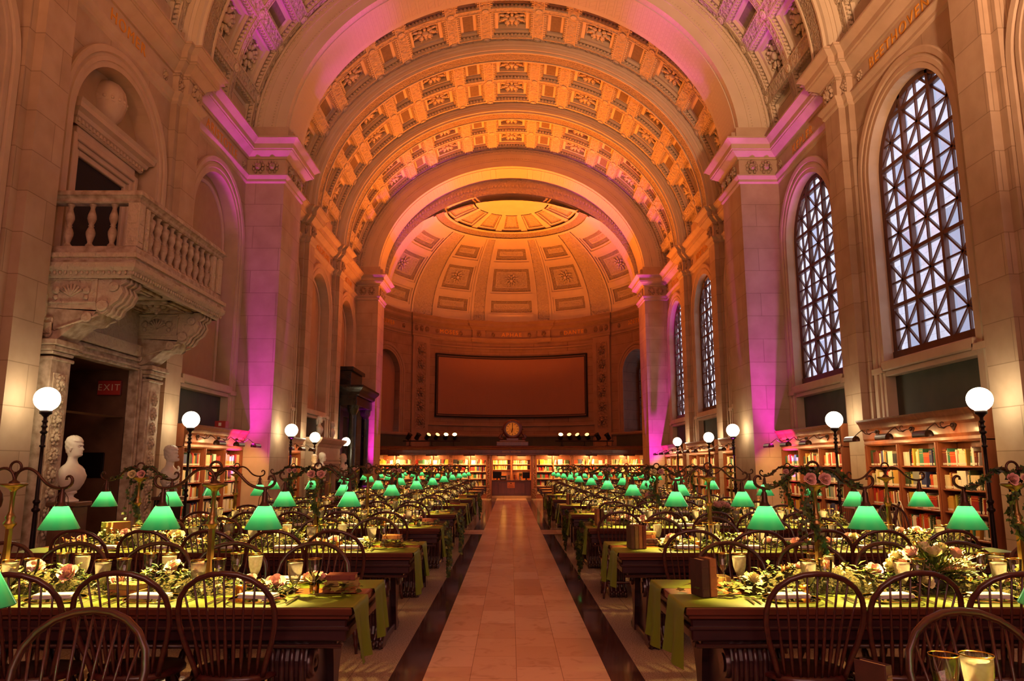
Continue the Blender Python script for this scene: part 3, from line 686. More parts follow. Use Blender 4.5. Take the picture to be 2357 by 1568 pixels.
# ================================================================= FIXTURES AND FURNITURE ALONG THE WALLS
SIDE = {1: 'window side', -1: 'balcony side'}
BAYN = {11.62: 'first', 15.8: 'second', 20.55: 'third', 24.75: 'fourth', 28.95: 'fifth'}
# ---- books
BOOKC = [((168, 40, 30), 'red'), ((196, 70, 36), 'orange red'), ((222, 200, 150), 'cream'), ((236, 224, 196), 'ivory'), ((60, 74, 40), 'dark green'), ((46, 40, 44), 'black'),
         ((120, 50, 34), 'brown'), ((200, 150, 60), 'ochre'), ((56, 120, 90), 'green'), ((60, 66, 110), 'blue'), ((140, 140, 130), 'grey'), ((190, 180, 70), 'yellow')]
for i, (c, n) in enumerate(BOOKC): M['bk%d' % i] = plain('book_cloth_' + n.replace(' ', '_'), c, .55)
M['sticker'] = plain('shelf_mark', (232, 222, 200), .7)
BOOKM = {}
def book_verts(mb, x0, x1, d, h, z0, mat, f, lean=0, shift=0):
    """upright book; x runs along the shelf, spine at depth 0; f maps (x, depth, z)"""
    V = [f(x + lean * (z - z0), y, z) for z in (z0, z0 + h) for x, y in ((x0, 0), (x1, 0), (x1, d), (x0, d))]
    mb.add(V, [(0, 1, 5, 4), (1, 2, 6, 5), (3, 0, 4, 7), (2, 3, 7, 6)], mat); mb.add(V, [(4, 5, 6, 7), (0, 3, 2, 1)], 12)
    V = [f(x + lean * (z - z0), -.002, z) for z in (z0 + .012, z0 + .04) for x in (x0 + .002, x1 - .002)]
    mb.add(V, [(0, 1, 3, 2)], 13)
BKM = ['bk%d' % i for i in range(12)] + ['pages', 'sticker']
def book_obj(w, h, ci, lean=0):
    key = (round(w, 3), round(h, 2), ci, round(lean, 2))
    if key not in BOOKM:
        mb = MB(); f = lambda x, y, z: (x, y, z); d = .17; V = []
        for z in (0, h):
            for x, y in ((0, .004), (w * .5, -.003), (w, .004), (w, d), (0, d)): V.append((x + lean * z, y, z))
        mb.add(V, [(0, 1, 6, 5), (1, 2, 7, 6), (2, 3, 8, 7), (4, 0, 5, 9)], 0)
        mb.add(V, [(3, 4, 9, 8), (5, 6, 7, 8, 9), (4, 3, 2, 1, 0)], 1)
        mb.add([(x + lean * z, -.0045 if x else .0, z) for z in (.012, .042) for x in (w * .12, w * .88)], [(0, 1, 3, 2)], 2)
        for z in (h * .72, h * .86): mb.add([(x + lean * q, -.0045, q) for q in (z, z + .008) for x in (w * .15, w * .85)], [(0, 1, 3, 2)], 3 if ci not in (2, 3, 10) else 0)
        BOOKM[key] = mb.mesh('book', ['bk%d' % ci, 'pages', 'sticker', 'gold'])
    return BOOKM[key]
def shelf_books(x0, x1, hmax, rng, bright=0):
    """list of (x, w, h, colour, lean) that fill a shelf, in runs of like volumes"""
    out = []; x = x0 + .01
    while x < x1 - .05:
        run = rng.choice([1, 1, 1, 2, 3, 5]); ci = rng.choice([0, 0, 1, 2, 2, 3, 3, 3, 4, 5, 6, 7, 7, 8, 9, 10, 11, 2, 6, 4]); w = rng.choice([.018, .022, .026, .03, .038]); h = min(hmax, rng.choice([.2, .22, .24, .26]))
        lean = rng.choice([0, 0, 0, 0, .12]) if run < 4 else 0
        for _ in range(run):
            hh = h if run > 3 else min(hmax, h + rng.choice([-.02, 0, .01]))
            if x + w + lean * hh > x1: return out
            out.append((x, w, hh, ci, lean)); x += w + .002
        if lean: x += lean * h * .8
        if rng.random() < .06: x += .06
    return out
def frame_y(s, y0):
    """local frame of a wall case: x along the wall, y into the wall"""
    return (lambda x, y, z: (s * (6.33 + y), y0 + x, z))
LEVELS_ = [.14, .5, .84, 1.16, 1.49]
NBOOK = 0
def bookcase(s, c, a, b, ncol, keep):
    """oak case between two pilasters; keep = how many columns get individual books"""
    global NBOOK
    nm = 'oak bookcase with moulded cornice in the %s bay on the %s' % (BAYN[c], SIDE[s])
    root = thing('bookcase', (s * 6.45, (a + b) / 2, 0), 0, nm, 'bookcase', 'oak bookcases along the walls')
    X = lambda x: s * x - s * 6.45; Y = lambda y: y - (a + b) / 2
    def bx(mb, x0, x1, y0, y1, z0, z1, m=0, bev=.006):
        p, q = sorted((X(x0), X(x1))); mb.bbox(p, q, Y(y0), Y(y1), z0, z1, bev, m)
    w = (b - a) / ncol; mb = MB()
    for i in range(ncol + 1):
        y = a + w * i; bx(mb, 6.28, 6.58, max(a, y - .03), min(b, y + .03), 0, 1.86)
        bx(mb, 6.26, 6.28, max(a, y - .02), min(b, y + .02), .14, 1.84)
    mb.add([(X(6.585), Y(y), z) for y in (a, b) for z in (0, 1.95)], [(0, 1, 3, 2)])
    bx(mb, 6.3, 6.58, a, b, 1.83, 1.87); mb.build('carcass', 'case', root)
    mb = MB()
    for z in LEVELS_:
        for i in range(ncol): bx(mb, 6.3, 6.58, a + w * i + .03, a + w * (i + 1) - .03, z - .025, z)
    mb.build('shelves', 'case', root)
    mb = MB(); prof = [(0, 1.84), (.02, 1.86), (.02, 1.9), (.01, 1.91), (.03, 1.95), (.035, 2.08), (.07, 2.12), (.08, 2.15), (.1, 2.2), (.14, 2.25), (.15, 2.28), (0, 2.3)]
    sweep_xy(mb, [(X(6.28), Y(a + .0)), (X(6.28), Y(b))], prof, s)
    p, q = sorted((X(6.28), X(6.6))); mb.box(p, q, Y(a), Y(b), 1.87, 2.29)
    mb.build('cornice', 'case', root)
    stuff = MB(); F = frame_y(s, 0)
    rng = random.Random(int(c * 10) + s)
    for i in range(ncol):
        x0, x1 = a + w * i + .035, a + w * (i + 1) - .035
        for li, z in enumerate(LEVELS_):
            bks = shelf_books(x0, x1, .27, rng)
            for bi, (x, bw, h, ci, lean) in enumerate(bks):
                if i < keep and NBOOK < 300:
                    NBOOK += 1
                    # seen from the hall the shelf runs the other way on the window side
                    o = link('book', book_obj(bw, h, ci, lean), None, (s * 6.34, x if s < 0 else x + bw, z + .0005))
                    if s > 0: o.rotation_euler.z = R(-90); o.location.y = x + bw; o.scale.x = 1
                    else: o.rotation_euler.z = R(90)
                    tag(o, '%s book, %dth from near end, %s shelf up, %s column, %s window bookcase' % (BOOKC[ci][1], bi + 1, ORD[li], ('near', 'middle', 'far')[i], BAYN[c]), 'book', 'books on the nearest window side bookcases')
                else: book_verts(stuff, x, x + bw, .17, h, z, ci, F, lean)
    if stuff.v: tag(stuff.build('books', BKM), 'many library books packed on the shelves of the %s bay bookcase, %s' % (BAYN[c], SIDE[s]), 'books', kind='stuff')
    return root
def picture_lamp(s, y, k, c):
    t = thing('picture_lamp', (s * 6.25, y, 2.06), 0, 'bronze scroll-arm picture lamp, %s along over the %s bay bookcase, %s' % (ORD[k], BAYN[c], SIDE[s]), 'lamp', 'picture lamps over the wall bookcases')
    m = MB(); m.M = Matrix.Rotation(R(45), 4, 'X'); m.box(*sorted((0, -s * .02)), -.055, .055, -.055, .055); m.M = None; m.ball((-s * .03, 0, 0), .03, 8, 5)
    m.build('wall_plate', 'ironb', t)
    pts = [(-s * .03, 0, 0), (-s * .1, 0, -.01)] + [(-s * (.16 + (.055 - .009 * i) * sin(R(50 * i)) ), 0, .0 + (.055 - .008 * i) * -cos(R(50 * i)) + .02) for i in range(6)]
    m = MB(); m.tube(pts, .006, 6); m.tube([(-s * .1, 0, -.01), (-s * .15, 0, -.045), (-s * .22, 0, -.03), (-s * .27, 0, .03), (-s * .34, 0, -.02), (-s * .42, 0, -.09), (-s * .46, 0, -.1)], .008, 6); m.build('scroll_arm', 'ironb', t)
    m = MB(); n = 10; V = []
    for yy in (-.17, .17):
        for i in range(n + 1): a = R(-30 + 230 * i / n); V.append((-s * (.46 + .066 * cos(a)), yy, -.14 + .066 * sin(a)))
    m.add(V, [(i, i + 1, n + 2 + i, n + 1 + i) for i in range(n)] + [tuple(range(n + 1)), tuple(range(n + 1, 2 * n + 2))], 0, True); m.build('shade', 'ironb', t)
    light('AREA', (-s * .43, 0, -.15), (1, .6, .22), 9, None, .3, sy=.06, parent=t, name='lamp_light').rotation_euler = (0, R(-s * 38), 0)
    return t
for c, (a, b) in ((11.62, (9.97, 13.28)), (15.8, (14.22, 17.38)), (20.55, (18.95, 22.18)), (24.75, (23.12, 26.38)), (28.95, (27.32, 30.58))):
    for s in (1, -1):
        if s < 0 and c not in (15.8, 20.55): continue
        bookcase(s, c, a, b, 3, 3 if s > 0 and c < 17 else 0)
        for k in range(3): picture_lamp(s, a + (b - a) * (k + .5) / 3, k, c)
tag(MB_ := None or link('red_case', (lambda m: (m.bbox(-.12, .12, -.1, .1, 0, .16, .01), m.box(-.03, .03, -.103, -.1, .05, .12, 1), m.mesh('red_case', ['bk0', 'sticker']))[-1])(MB()), None, (-6.42, 16.4, 2.3)), 'small red box on top of the second bay bookcase, balcony side', 'box')

# ---- far bookcase
FY = 34.3
fc = thing('far_bookcase', (0, FY + .2, 0), 0, 'long dark oak bookcase with carved pilasters across the far end of the hall', 'bookcase')
L = lambda mb: setattr(mb, 'M', Matrix.Translation((0, -FY - .2, 0)))
UN = []
for s in (-1, 1):
    for i in range(3): UN.append((s * (1.13 + 1.715 * i), s * (1.13 + 1.715 * i + 1.58)))
mb = MB(); L(mb)
mb.box(-6.9, -.96, FY + .42, FY + .46, 0, 2.0); mb.box(.96, 6.9, FY + .42, FY + .46, 0, 2.0); mb.box(-6.9, -.96, FY - .02, FY + .45, 0, .16); mb.box(.96, 6.9, FY - .02, FY + .45, 0, .16)
for x0, x1 in UN:
    a, b = sorted((x0, x1)); m = (a + b) / 2
    for x in (a - .02, m - .025, b - .03): mb.bbox(x, x + .05, FY, FY + .42, .1, 1.98, .005)
mb.build('carcass', 'case', fc)
mb = MB(); L(mb); FL = [.2, .56, .88, 1.2, 1.52]
for x0, x1 in UN:
    a, b = sorted((x0, x1))
    for z in FL: mb.bbox(a, b, FY + .02, FY + .42, z - .03, z, .004)
mb.build('shelves', 'case', fc)
for s in (-1, 1):
    for x in (1.03, 2.78, 4.495, 6.24):
        mb = MB(); L(mb); mb.bbox(x * s - .075, x * s + .075, FY - .06, FY + .42, .45, 1.98, .01); mb.bbox(x * s - .11, x * s + .11, FY - .14, FY + .42, 0, .45, .02)
        mb.build('pilaster', 'casec', fc)
mb = MB(); L(mb)
cor = [(0, 1.94), (.04, 1.96), (.04, 2.02), (.02, 2.04), (.02, 2.18), (.07, 2.22), (.1, 2.27), (.17, 2.31), (.18, 2.35), (0, 2.37)]
sweep_xy(mb, [(-6.9, FY - .06), (-1.3, FY - .06), (-1.3, FY - .14), (1.3, FY - .14), (1.3, FY - .06), (6.9, FY - .06)], cor, -1)
mb.box(-6.9, 6.9, FY - .06, FY + .6, 1.96, 2.36); mb.build('cornice', 'casedark', fc)
m4 = Matrix(((1, 0, 0, 0), (0, 0, -1, -.2 - .17), (0, 1, 0, 2.1), (0, 0, 0, 1))); text('header_lettering', 'SOCIAL SCIENCES', .085, m4, fc)
# portal with its alcove of shelves and service desk
mb = MB(); L(mb)
for s in (-1, 1): mb.bbox(*sorted((s * .9, s * 1.0)), FY - .1, FY + 1.7, 0, 1.96, .01)
mb.box(-1, 1, FY + 1.66, FY + 1.7, 0, 2.2); mb.box(-1, 1, FY - .06, FY + 1.7, 2.0, 2.04); mb.bbox(-.04, .04, FY + 1.3, FY + 1.66, .8, 2.0)
for z in (1.25, 1.5, 1.75): mb.bbox(-.9, .9, FY + 1.35, FY + 1.66, z, z + .035)
mb.build('alcove', 'case', fc)
mb = MB(); L(mb); mb.bbox(-.9, .9, FY + .1, FY + .6, .12, .78, .01); mb.bbox(-.92, .92, FY + .05, FY + .65, .78, .82, .01)
for x in (-.6, .12): mb.bbox(x, x + .5, FY + .085, FY + .1, .22, .7, .006)
mb.build('service_desk', 'casedark', fc)
mb = MB(); L(mb); mb.bbox(-.9, .9, FY - .1, FY + .1, 0, .12, .01); mb.build('step', 'stone', fc)
g = link('desk_sign', (lambda m: (m.bbox(-.17, .17, -.012, 0, -.13, .13, .003), m.box(-.02, .025, -.014, -.012, .05, .1, 1), m.mesh('desk_sign', [plain('sign_card', (196, 112, 78), .7), 'dark']))[-1])(MB()), None, (-.02, FY + .08, .6))
tag(g, 'square paper notice fixed to the front of the dark service desk', 'sign')
for k, w_ in enumerate(('Social', 'Sciences')): text('sign_lettering', w_, .06, Matrix(((1, 0, 0, 0), (0, 0, -1, -.014), (0, 1, 0, -.01 - .065 * k), (0, 0, 0, 1))), g, 'dark', .001)
stuff = MB(); rng = random.Random(5)
for x0, x1 in UN:
    a, b = sorted((x0, x1)); m = (a + b) / 2
    for p, q in ((a + .03, m - .03), (m + .03, b - .03)):
        for z in FL:
            for x, bw, h, ci, lean in shelf_books(p, q, .25, rng): book_verts(stuff, x, x + bw, .2, h, z, ci, lambda x, y, z: (x, FY + .07 + y, z), lean * 2)
for z in (1.285, 1.535):
    for p, q in ((-.88, -.06), (.06, .88)):
        for x, bw, h, ci, lean in shelf_books(p, q - .1, .19, rng): book_verts(stuff, x, x + bw, .18, h, z, rng.choice((2, 3, 7, 11, 1)), lambda x, y, z: (x, FY + 1.4 + y, z), lean)
tag(stuff.build('books', BKM), 'hundreds of coloured library books lining the far bookcase and alcove', 'books', kind='stuff')
for i, (x0, x1) in enumerate(UN + [(-.75, -.2), (.2, .75)]):
    m = (x0 + x1) / 2; w = .26 if i < 6 else .2; yy = FY - .32 if i < 6 else FY + .9; zz = 1.93
    side = 'left' if m < 0 else 'right'
    lab = 'dark bar lamp over the far bookcase, %s unit %s of the portal' % (ORD[i % 3], side) if i < 6 else 'short bar lamp in the %s half of the lit desk alcove' % side
    t = thing('bar_lamp', (m, yy, zz), 0, lab, 'lamp', 'bar lamps of the far bookcase')
    q = MB(); n = 8; V = [(x, .06 * cos(R(200 * j / n)), .05 * sin(R(200 * j / n))) for x in (-w, w) for j in range(n + 1)]
    q.add(V, [(j, j + 1, n + 2 + j, n + 1 + j) for j in range(n)] + [tuple(range(n + 1)), tuple(range(n + 1, 2 * n + 2))]); q.build('shade', 'ironb', t)
    q = MB(); q.tube([(0, 0, .04), (0, .05, .15), (0, .3 if i < 6 else .1, .16)], .012, 6); q.build('arm', 'ironb', t)
    light('AREA', (0, .0, .0), (1, .5, .14), 44 if i < 6 else 26, None, w * 1.6, sy=.06, parent=t, name='lamp_light').rotation_euler = (R(32), 0, 0)
for x in (-.5, .5): light('AREA', (x, FY + 1.3, 1.22), (1, .42, .06), 10, size=.5, sy=.1, name='alcove_light')
# things on the service desk
def simple(name, build, mats, loc, label, cat, rz=0, group=None):
    m = MB(); build(m); return m.build(name, mats, None, loc, rz=rz, label=label, cat=cat, group=group)
simple('computer_monitor', lambda m: (m.bbox(-.2, .2, -.02, .02, .08, .38, .01), m.box(-.03, .03, -.01, .02, .01, .1), m.bbox(-.1, .1, -.06, .08, 0, .012, .004)), ['iron'], (-.66, FY + .4, .82), 'dark computer monitor on the left end of the service desk', 'monitor')
simple('document_box', lambda m: (m.bbox(-.15, .15, -.1, .1, 0, .2, .01), m.box(-.1, .1, -.102, -.1, .05, .12, 1)), ['bk5', 'sticker'], (-.38, FY + .3, .82), 'low black box beside the monitor on the service desk', 'box')
simple('computer_monitor', lambda m: (m.bbox(-.17, .17, -.02, .02, .08, .36, .01), m.box(-.03, .03, -.01, .02, .01, .1), m.bbox(-.09, .09, -.06, .08, 0, .012, .004)), ['iron'], (.68, FY + .4, .82), 'dark computer monitor on the right end of the service desk', 'monitor')
for k in range(9):
    ci = (3, 2, 5, 2, 6, 0, 1, 3, 10)[k]; x = (-.22, -.18, -.13, -.09, .1, .14, .19, .24, .34)[k]
    o = link('book', book_obj(.036, .24 if k != 8 else .2, ci), None, (x, FY + .32, .8205)); tag(o, '%s book standing upright on the service desk, %s from its left' % (BOOKC[ci][1], ORD[k]), 'book', 'books on the service desk')
simple('leafy_sprig', lambda m: [m.ball((.05 * cos(a), .05 * sin(a), .2 + .04 * (i % 3)), (.03, .02, .05), 6, 4) for i, a in enumerate(frange(0, 6, 9))] + [m.lathe([(.03, 0), (.04, .1), (.025, .14)], 10, mat=1)], ['pale_leaf', 'marble'], (.42, FY + .35, .82), 'yellow flowers in a small white vase on the service desk', 'vase')

# ---- clock
ck = thing('clock', (.05, FY + .25, 2.37), 0, 'round dark wooden clock with brass dial on top of the far bookcase', 'clock')
m = MB(); m.bbox(-.74, .74, -.2, .2, 0, .2, .02); m.bbox(-.6, .6, -.17, .17, .2, .27, .02); m.build('plinth', 'casedark', ck)
m = MB(); m.lathe([(.3, -.12), (.4, -.14), (.46, -.08), (.46, .12), (.3, .14)], 32, (0, 0, .78), ax='y')
for s in (-1, 1): m.tube([(s * .52, 0, .27), (s * .6, 0, .4), (s * .5, 0, .55), (s * .42, 0, .62)], [.06, .08, .06, .03], 8); m.ball((s * .5, -.02, .33), .08)
for s in (-1, 1): m.ball((s * .49, 0, .78), .04)
m.bbox(-.3, .3, -.12, .12, .25, .38, .03); m.build('case', 'casedark', ck)
m = MB(); m.lathe([(0, -.125), (.3, -.125)], 32, (0, 0, .78), ax='y', cap=False); di = m.build('dial', noisy('brass_dial', (190, 120, 40), (230, 176, 70), 4, .35, .1, Metallic=.7), ck)
m = MB()
for k in range(12):
    m.M = Matrix.Translation((0, -.13, .78)) @ Matrix.Rotation(R(30 * k), 4, 'Y'); m.box(-.012, .012, -.004, 0, .22, .28)
m.build('hour_marks', 'dark', ck)
m = MB(); m.M = Matrix.Translation((0, -.14, .78)); m.box(-.014, .014, -.004, 0, -.05, .25); m.M = m.M @ Matrix.Rotation(R(195), 4, 'Y'); m.box(-.018, .018, -.004, 0, -.04, .17); m.build('hands', 'dark', ck)

# ---- stage lights on pipes above the far bookcase
for s, xs in ((-1, (-4.72, -4.32, -3.86, -3.44, -3.02, -2.6)), (1, (2.26, 2.68, 3.08, 3.5, 3.98, 4.44))):
    t = thing('lighting_bar', ((xs[0] + xs[-1]) / 2, FY - .12, 2.37), 0, 'horizontal metal lighting pipe on the far bookcase cornice, %s of the clock' % ('left' if s < 0 else 'right'), 'pipe')
    m = MB(); h = (xs[-1] - xs[0]) / 2 + .25; m.tube([(-h, 0, .22), (h, 0, .22)], .024, 8)
    for x in (-h + .3, 0, h - .3):
        m.tube([(x, 0, .22), (x, 0, .01)], .018, 6); m.bbox(x - .1, x + .1, -.08, .08, 0, .015, .004)
    m.build('pipe', 'iron', t)
    for k, x in enumerate(xs):
        lit = (k >= 2) if s < 0 else (k <= 3)
        face = {(-1, 5): 0, (-1, 4): 25, (-1, 3): 55, (-1, 2): 70, (1, 0): 0, (1, 1): -30, (1, 2): -60, (1, 3): -35}.get((s, k), 110 * -s)
        t = thing('stage_light', (x, FY - .12, 2.615), R(face * .6), '%s stage light can, %s from the left on the pipe %s of the clock' % ('glowing orange' if lit else 'unlit black', ORD[k], 'left' if s < 0 else 'right'), 'light', 'stage lights on the far pipes')
        m = MB(); m.M = Matrix.Translation((0, 0, .17)) @ Matrix.Rotation(R(90 - 42 if lit else 35), 4, 'X'); m.lathe([(.05, -.15), (.1, -.12), (.105, .12), (.125, .13), (.125, .16), (.1, .16)], 16, cap=False); m.lathe([(.0, -.16), (.05, -.15)], 16)
        cn = m.build('can', 'iron', t)
        m = MB(); m.M = Matrix.Translation((0, 0, .17)) @ Matrix.Rotation(R(90 - 42 if lit else 35), 4, 'X'); m.lathe([(.1, .15), (.06, .175), (0, .18)], 16); m.build('lens', ('lens' if abs(face) < 30 else 'lens2') if lit else 'glass', t)
        m = MB(); m.tube([(-.13, 0, .17), (-.13, 0, .02), (.13, 0, .02), (.13, 0, .17)], .01, 6); m.tube([(0, 0, .02), (0, 0, -.0)], .02, 6); m.build('yoke', 'iron', t)

# ---- globe standards
GLO = [(5.95, 9.42, 'first'), (5.95, 13.72, 'second'), (5.33, 17.95, 'third'), (5.95, 22.5, 'fourth'), (5.95, 26.75, 'fifth')]
proto = None
for s in (-1, 1):
    for x, y, n in GLO:
        lab = 'tall dark iron standard with glowing white globe, %s from the camera on the %s' % (n, SIDE[s])
        if proto: cc = dup(proto, (s * x, y, 0), 0, lab); continue
        t = thing('globe_lamp', (s * x, y, 0), 0, lab, 'floor lamp', 'globe standards along both walls')
        m = MB(); m.lathe([(.22, 0), (.22, .04), (.17, .07), (.14, .16), (.09, .22), (.1, .26), (.06, .34), (.045, .42)], 16)
        for k in range(4): a = R(90 * k + 45); m.ball((.19 * cos(a), .19 * sin(a), .03), (.06, .06, .03), 8, 5)
        m.build('base', 'iron', t)
        m = MB(); m.lathe([(.032, .4), (.026, .9), (.026, .92), (.046, .935), (.05, .96), (.03, .98), (.028, 1.02), (.042, 1.04), (.042, 1.06), (.024, 1.08), (.021, 1.6), (.021, 1.72), (.036, 1.73), (.036, 1.745), (.022, 1.755), (.028, 1.8), (.03, 1.86), (.02, 1.885), (.042, 1.9), (.044, 1.92), (.024, 1.935), (.024, 1.965), (.038, 1.975), (.038, 1.99), (.024, 2.0), (.024, 2.03), (.036, 2.04), (.036, 2.055), (.022, 2.065), (.022, 2.1), (.05, 2.13), (.074, 2.145), (.074, 2.185), (.05, 2.185)], 14)
        m.build('pole', 'iron', t)
        m = MB(); m.lathe([(.065, 2.185)] + [(.152 * sin(a), 2.33 - .152 * cos(a)) for a in [R(28 + 152 * i / 16) for i in range(17)]], 28); m.build('globe', 'globe', t)
        proto = cache(t)
for s in (-1, 1):
    for x, y, n in GLO: light('POINT', (s * (x + .0), y, 2.33), (1, .6, .16), 42, size=.153, name='globe_light')
# ================================================================= DOORWAY, BALCONY, BUSTS, CHIMNEYPIECE
# marble doorway below the balcony, part of the balcony-side wall
WL = walls[-1]
DY0, DY1, DTOP = 10.5, 12.6, 3.1
def bx_(m, x0, x1, y0, y1, z0, z1, b=.012, mat=0): m.bbox(*sorted((x0, x1)), y0, y1, z0, z1, b, mat)
door = link('door_1', None, kind='structure')
m = MB(); bx_(m, -6.6, -6.42, DY0 - .22, DY0, 0, DTOP + .22); bx_(m, -6.6, -6.42, DY1, DY1 + .22, 0, DTOP + .22); bx_(m, -6.6, -6.42, DY0, DY1, DTOP, DTOP + .22)
for o_, p in ((.0, .03), (.1, .05)):
    bx_(m, -6.42, -6.42 + p, DY0 - .08 - o_, DY0 - .04 - o_, 0, DTOP + .08 + o_, .005); bx_(m, -6.42, -6.42 + p, DY1 + .04 + o_, DY1 + .08 + o_, 0, DTOP + .08 + o_, .005); bx_(m, -6.42, -6.42 + p, DY0 - .04 - o_, DY1 + .04 + o_, DTOP + .04 + o_, DTOP + .08 + o_, .005)
m.build('door_frame', 'travertine', door)
m = MB(); bx_(m, -6.6, -6.36, 9.98, DY0 - .22, 3.28, 3.45); bx_(m, -6.6, -6.36, 10.0, 13.1, DTOP + .22, DTOP + .42); bx_(m, -6.6, -6.46, 10.0, 13.1, 3.5, 4.15)
m.build('door_frieze', 'tcarved', door)
for y in (9.98, 12.72):
    m = MB(); bx_(m, -6.6, -6.3, y, y + .46, 0, 2.96); m.build('door_pilaster', 'travertine', door)
    m = MB(); m.box(-6.31, -6.285, y + .07, y + .39, .4, 2.75)
    for k in range(9): mask(m, Matrix.Translation((-6.285, y + .23, .62 + .25 * k)) @ Matrix.Rotation(R(90), 4, 'Y') @ Matrix.Rotation(R(90), 4, 'Z'), .75)
    m.build('carved_panel', 'tcarved', door)
    m = MB(); 
    for k, (d, z0, z1) in enumerate(((.03, 2.92, 2.97), (.02, 3.0, 3.05), (.06, 3.05, 3.12), (.1, 3.12, 3.2))): bx_(m, -6.6, -6.3 + d, y - d, y + .46 + d, z0, z1)
    m.build('pilaster_cap', 'travertine', door)
# passage behind the doorway: its far side wall carries the exit sign
m = MB(); m.box(-9.2, -6.6, DY1, DY1 + .1, 0, 3.3); m.box(-9.2, -6.6, DY0 - .1, DY0, 0, 3.3); m.box(-9.2, -9.1, DY0, DY1, 0, 3.3); m.box(-9.2, -6.6, DY0, DY1, 3.1, 3.3); m.box(-9.2, -6.9, DY0, DY1, -.1, 0)
m.build('passage', 'tanm', door)
e = link('exit_sign', (lambda m: (m.bbox(-.2, .2, -.05, 0, -.13, .13, .008), m.bbox(-.19, .19, -.055, -.05, -.12, .12, .004, 1), m.mesh('exit_sign', ['exitr', 'bk0']))[-1])(MB()), None, (-6.88, DY1, 2.8), label='dark red EXIT sign with pale letters on the marble door jamb below the balcony', cat='sign')
text('lettering', 'EXIT', .155, Matrix(((1, 0, 0, 0), (0, 0, -1, -.058), (0, 1, 0, 0), (0, 0, 0, 1))), e, 'exitw', .002)
link('plaque', (lambda m: (m.bbox(-.23, .23, -.03, 0, -.21, .21, .01), m.bbox(-.2, .2, -.036, -.03, -.18, .18, .003), m.mesh('plaque', ['iron']))[-1])(MB()), None, (-7.1, DY1, 1.5), label='dark square bronze plaque on the marble jamb beside the white bust', cat='plaque')

# upper doorway and carved urn in the arched recess
ud = link('door_2', None, kind='structure'); m = MB(); XP = -6.89
UY0, UY1 = 10.98, 12.36
for k, (w, p) in enumerate(((.0, .06), (.1, .1), (.19, .14))):
    bx_(m, XP, XP + p, UY0 - w - .1, UY0 - w, 4.3, 6.3 + w + .1); bx_(m, XP, XP + p, UY1 + w, UY1 + w + .1, 4.3, 6.3 + w + .1); bx_(m, XP, XP + p, UY0 - w, UY1 + w, 6.3 + w, 6.4 + w)
bx_(m, XP, XP + .12, UY0 - .2, UY1 + .2, 6.58, 6.72); m.build('door_frame', 'trim', ud)
m = MB(); sweep_xy(m, [(XP, UY0 - .32), (XP + .14, UY0 - .32), (XP + .14, UY1 + .32), (XP, UY1 + .32)], [(0, 6.7), (.03, 6.72), (.04, 6.78), (.08, 6.8), (.1, 6.86), (.17, 6.9), (.18, 6.97), (.22, 7.02), (0, 7.04)], -1)
for k in range(20): y = UY0 - .3 + 1.98 * k / 19; bx_(m, XP + .14, XP + .2, y - .025, y + .025, 6.73, 6.79, .004)
m.build('cornice', 'trim', ud)
m = MB(); m.grid(lambda u, z: (XP + .008, u, z), [UY0, UY1], [4.3, 6.3], 0, False); m.build('dark_opening', 'dark', ud)
m = MB(); pr = [(.04, 0), (.15, .08), (.24, .22), (.275, .36), (.285, .42), (.29, .46), (.285, .52), (.26, .64), (.19, .76), (.1, .82), (0, .84)]
m.M = Matrix.Translation((XP, 11.68, 7.1)); m.lathe(pr, 36, flute=.1); m.lathe([(.29, .38), (.305, .4), (.305, .5), (.29, .52)], 24, cap=False)
for k in range(16): a = R(360 / 16 * k); m.ball((.3 * cos(a), .3 * sin(a), .45), .035, 6, 4)
tag(m.build('carved_urn', 'trim', None), 'fluted stone urn relief in the arched recess above the balcony doorway', 'urn')

# balcony
BX, BY0, BY1 = -5.28, 9.93, 13.1
bal = thing('balcony', (-5.95, (BY0 + BY1) / 2, 4.1), 0, 'carved travertine balcony with balustrade above the marble doorway', 'balcony')
O = Matrix.Translation((5.95, -(BY0 + BY1) / 2, -4.1))
def bm(): q = MB(); q.M = O.copy(); return q
m = bm(); bx_(m, -6.6, BX + .04, BY0 - .02, BY1 + .02, 4.2, 4.32); m.build('floor_slab', 'travertine', bal)
m = bm(); sweep_xy(m, [(-6.6, BY0 + .05), (BX - .05, BY0 + .05), (BX - .05, BY1 - .05), (-6.6, BY1 - .05)], [(0, 4.06), (.02, 4.08), (.03, 4.14), (.07, 4.16), (.1, 4.2), (.11, 4.26), (.06, 4.28), (.08, 4.33), (.11, 4.34), (.11, 4.4), (0, 4.42)], -1)
for k in range(44): y = BY0 + .02 + (BY1 - BY0 - .04) * k / 43; m.ball((BX + .0, y, 4.13), (.02, .022, .03), 5, 4)
for k in range(18): x = -6.58 + (1.28) * k / 17; m.ball((x, BY0 + .0, 4.13), (.024, .02, .03), 5, 4)
m.build('cornice', 'tcarved', bal)
m = bm(); bx_(m, -6.6, BX - .1, BY0 + .1, BY1 - .1, 4.12, 4.2)
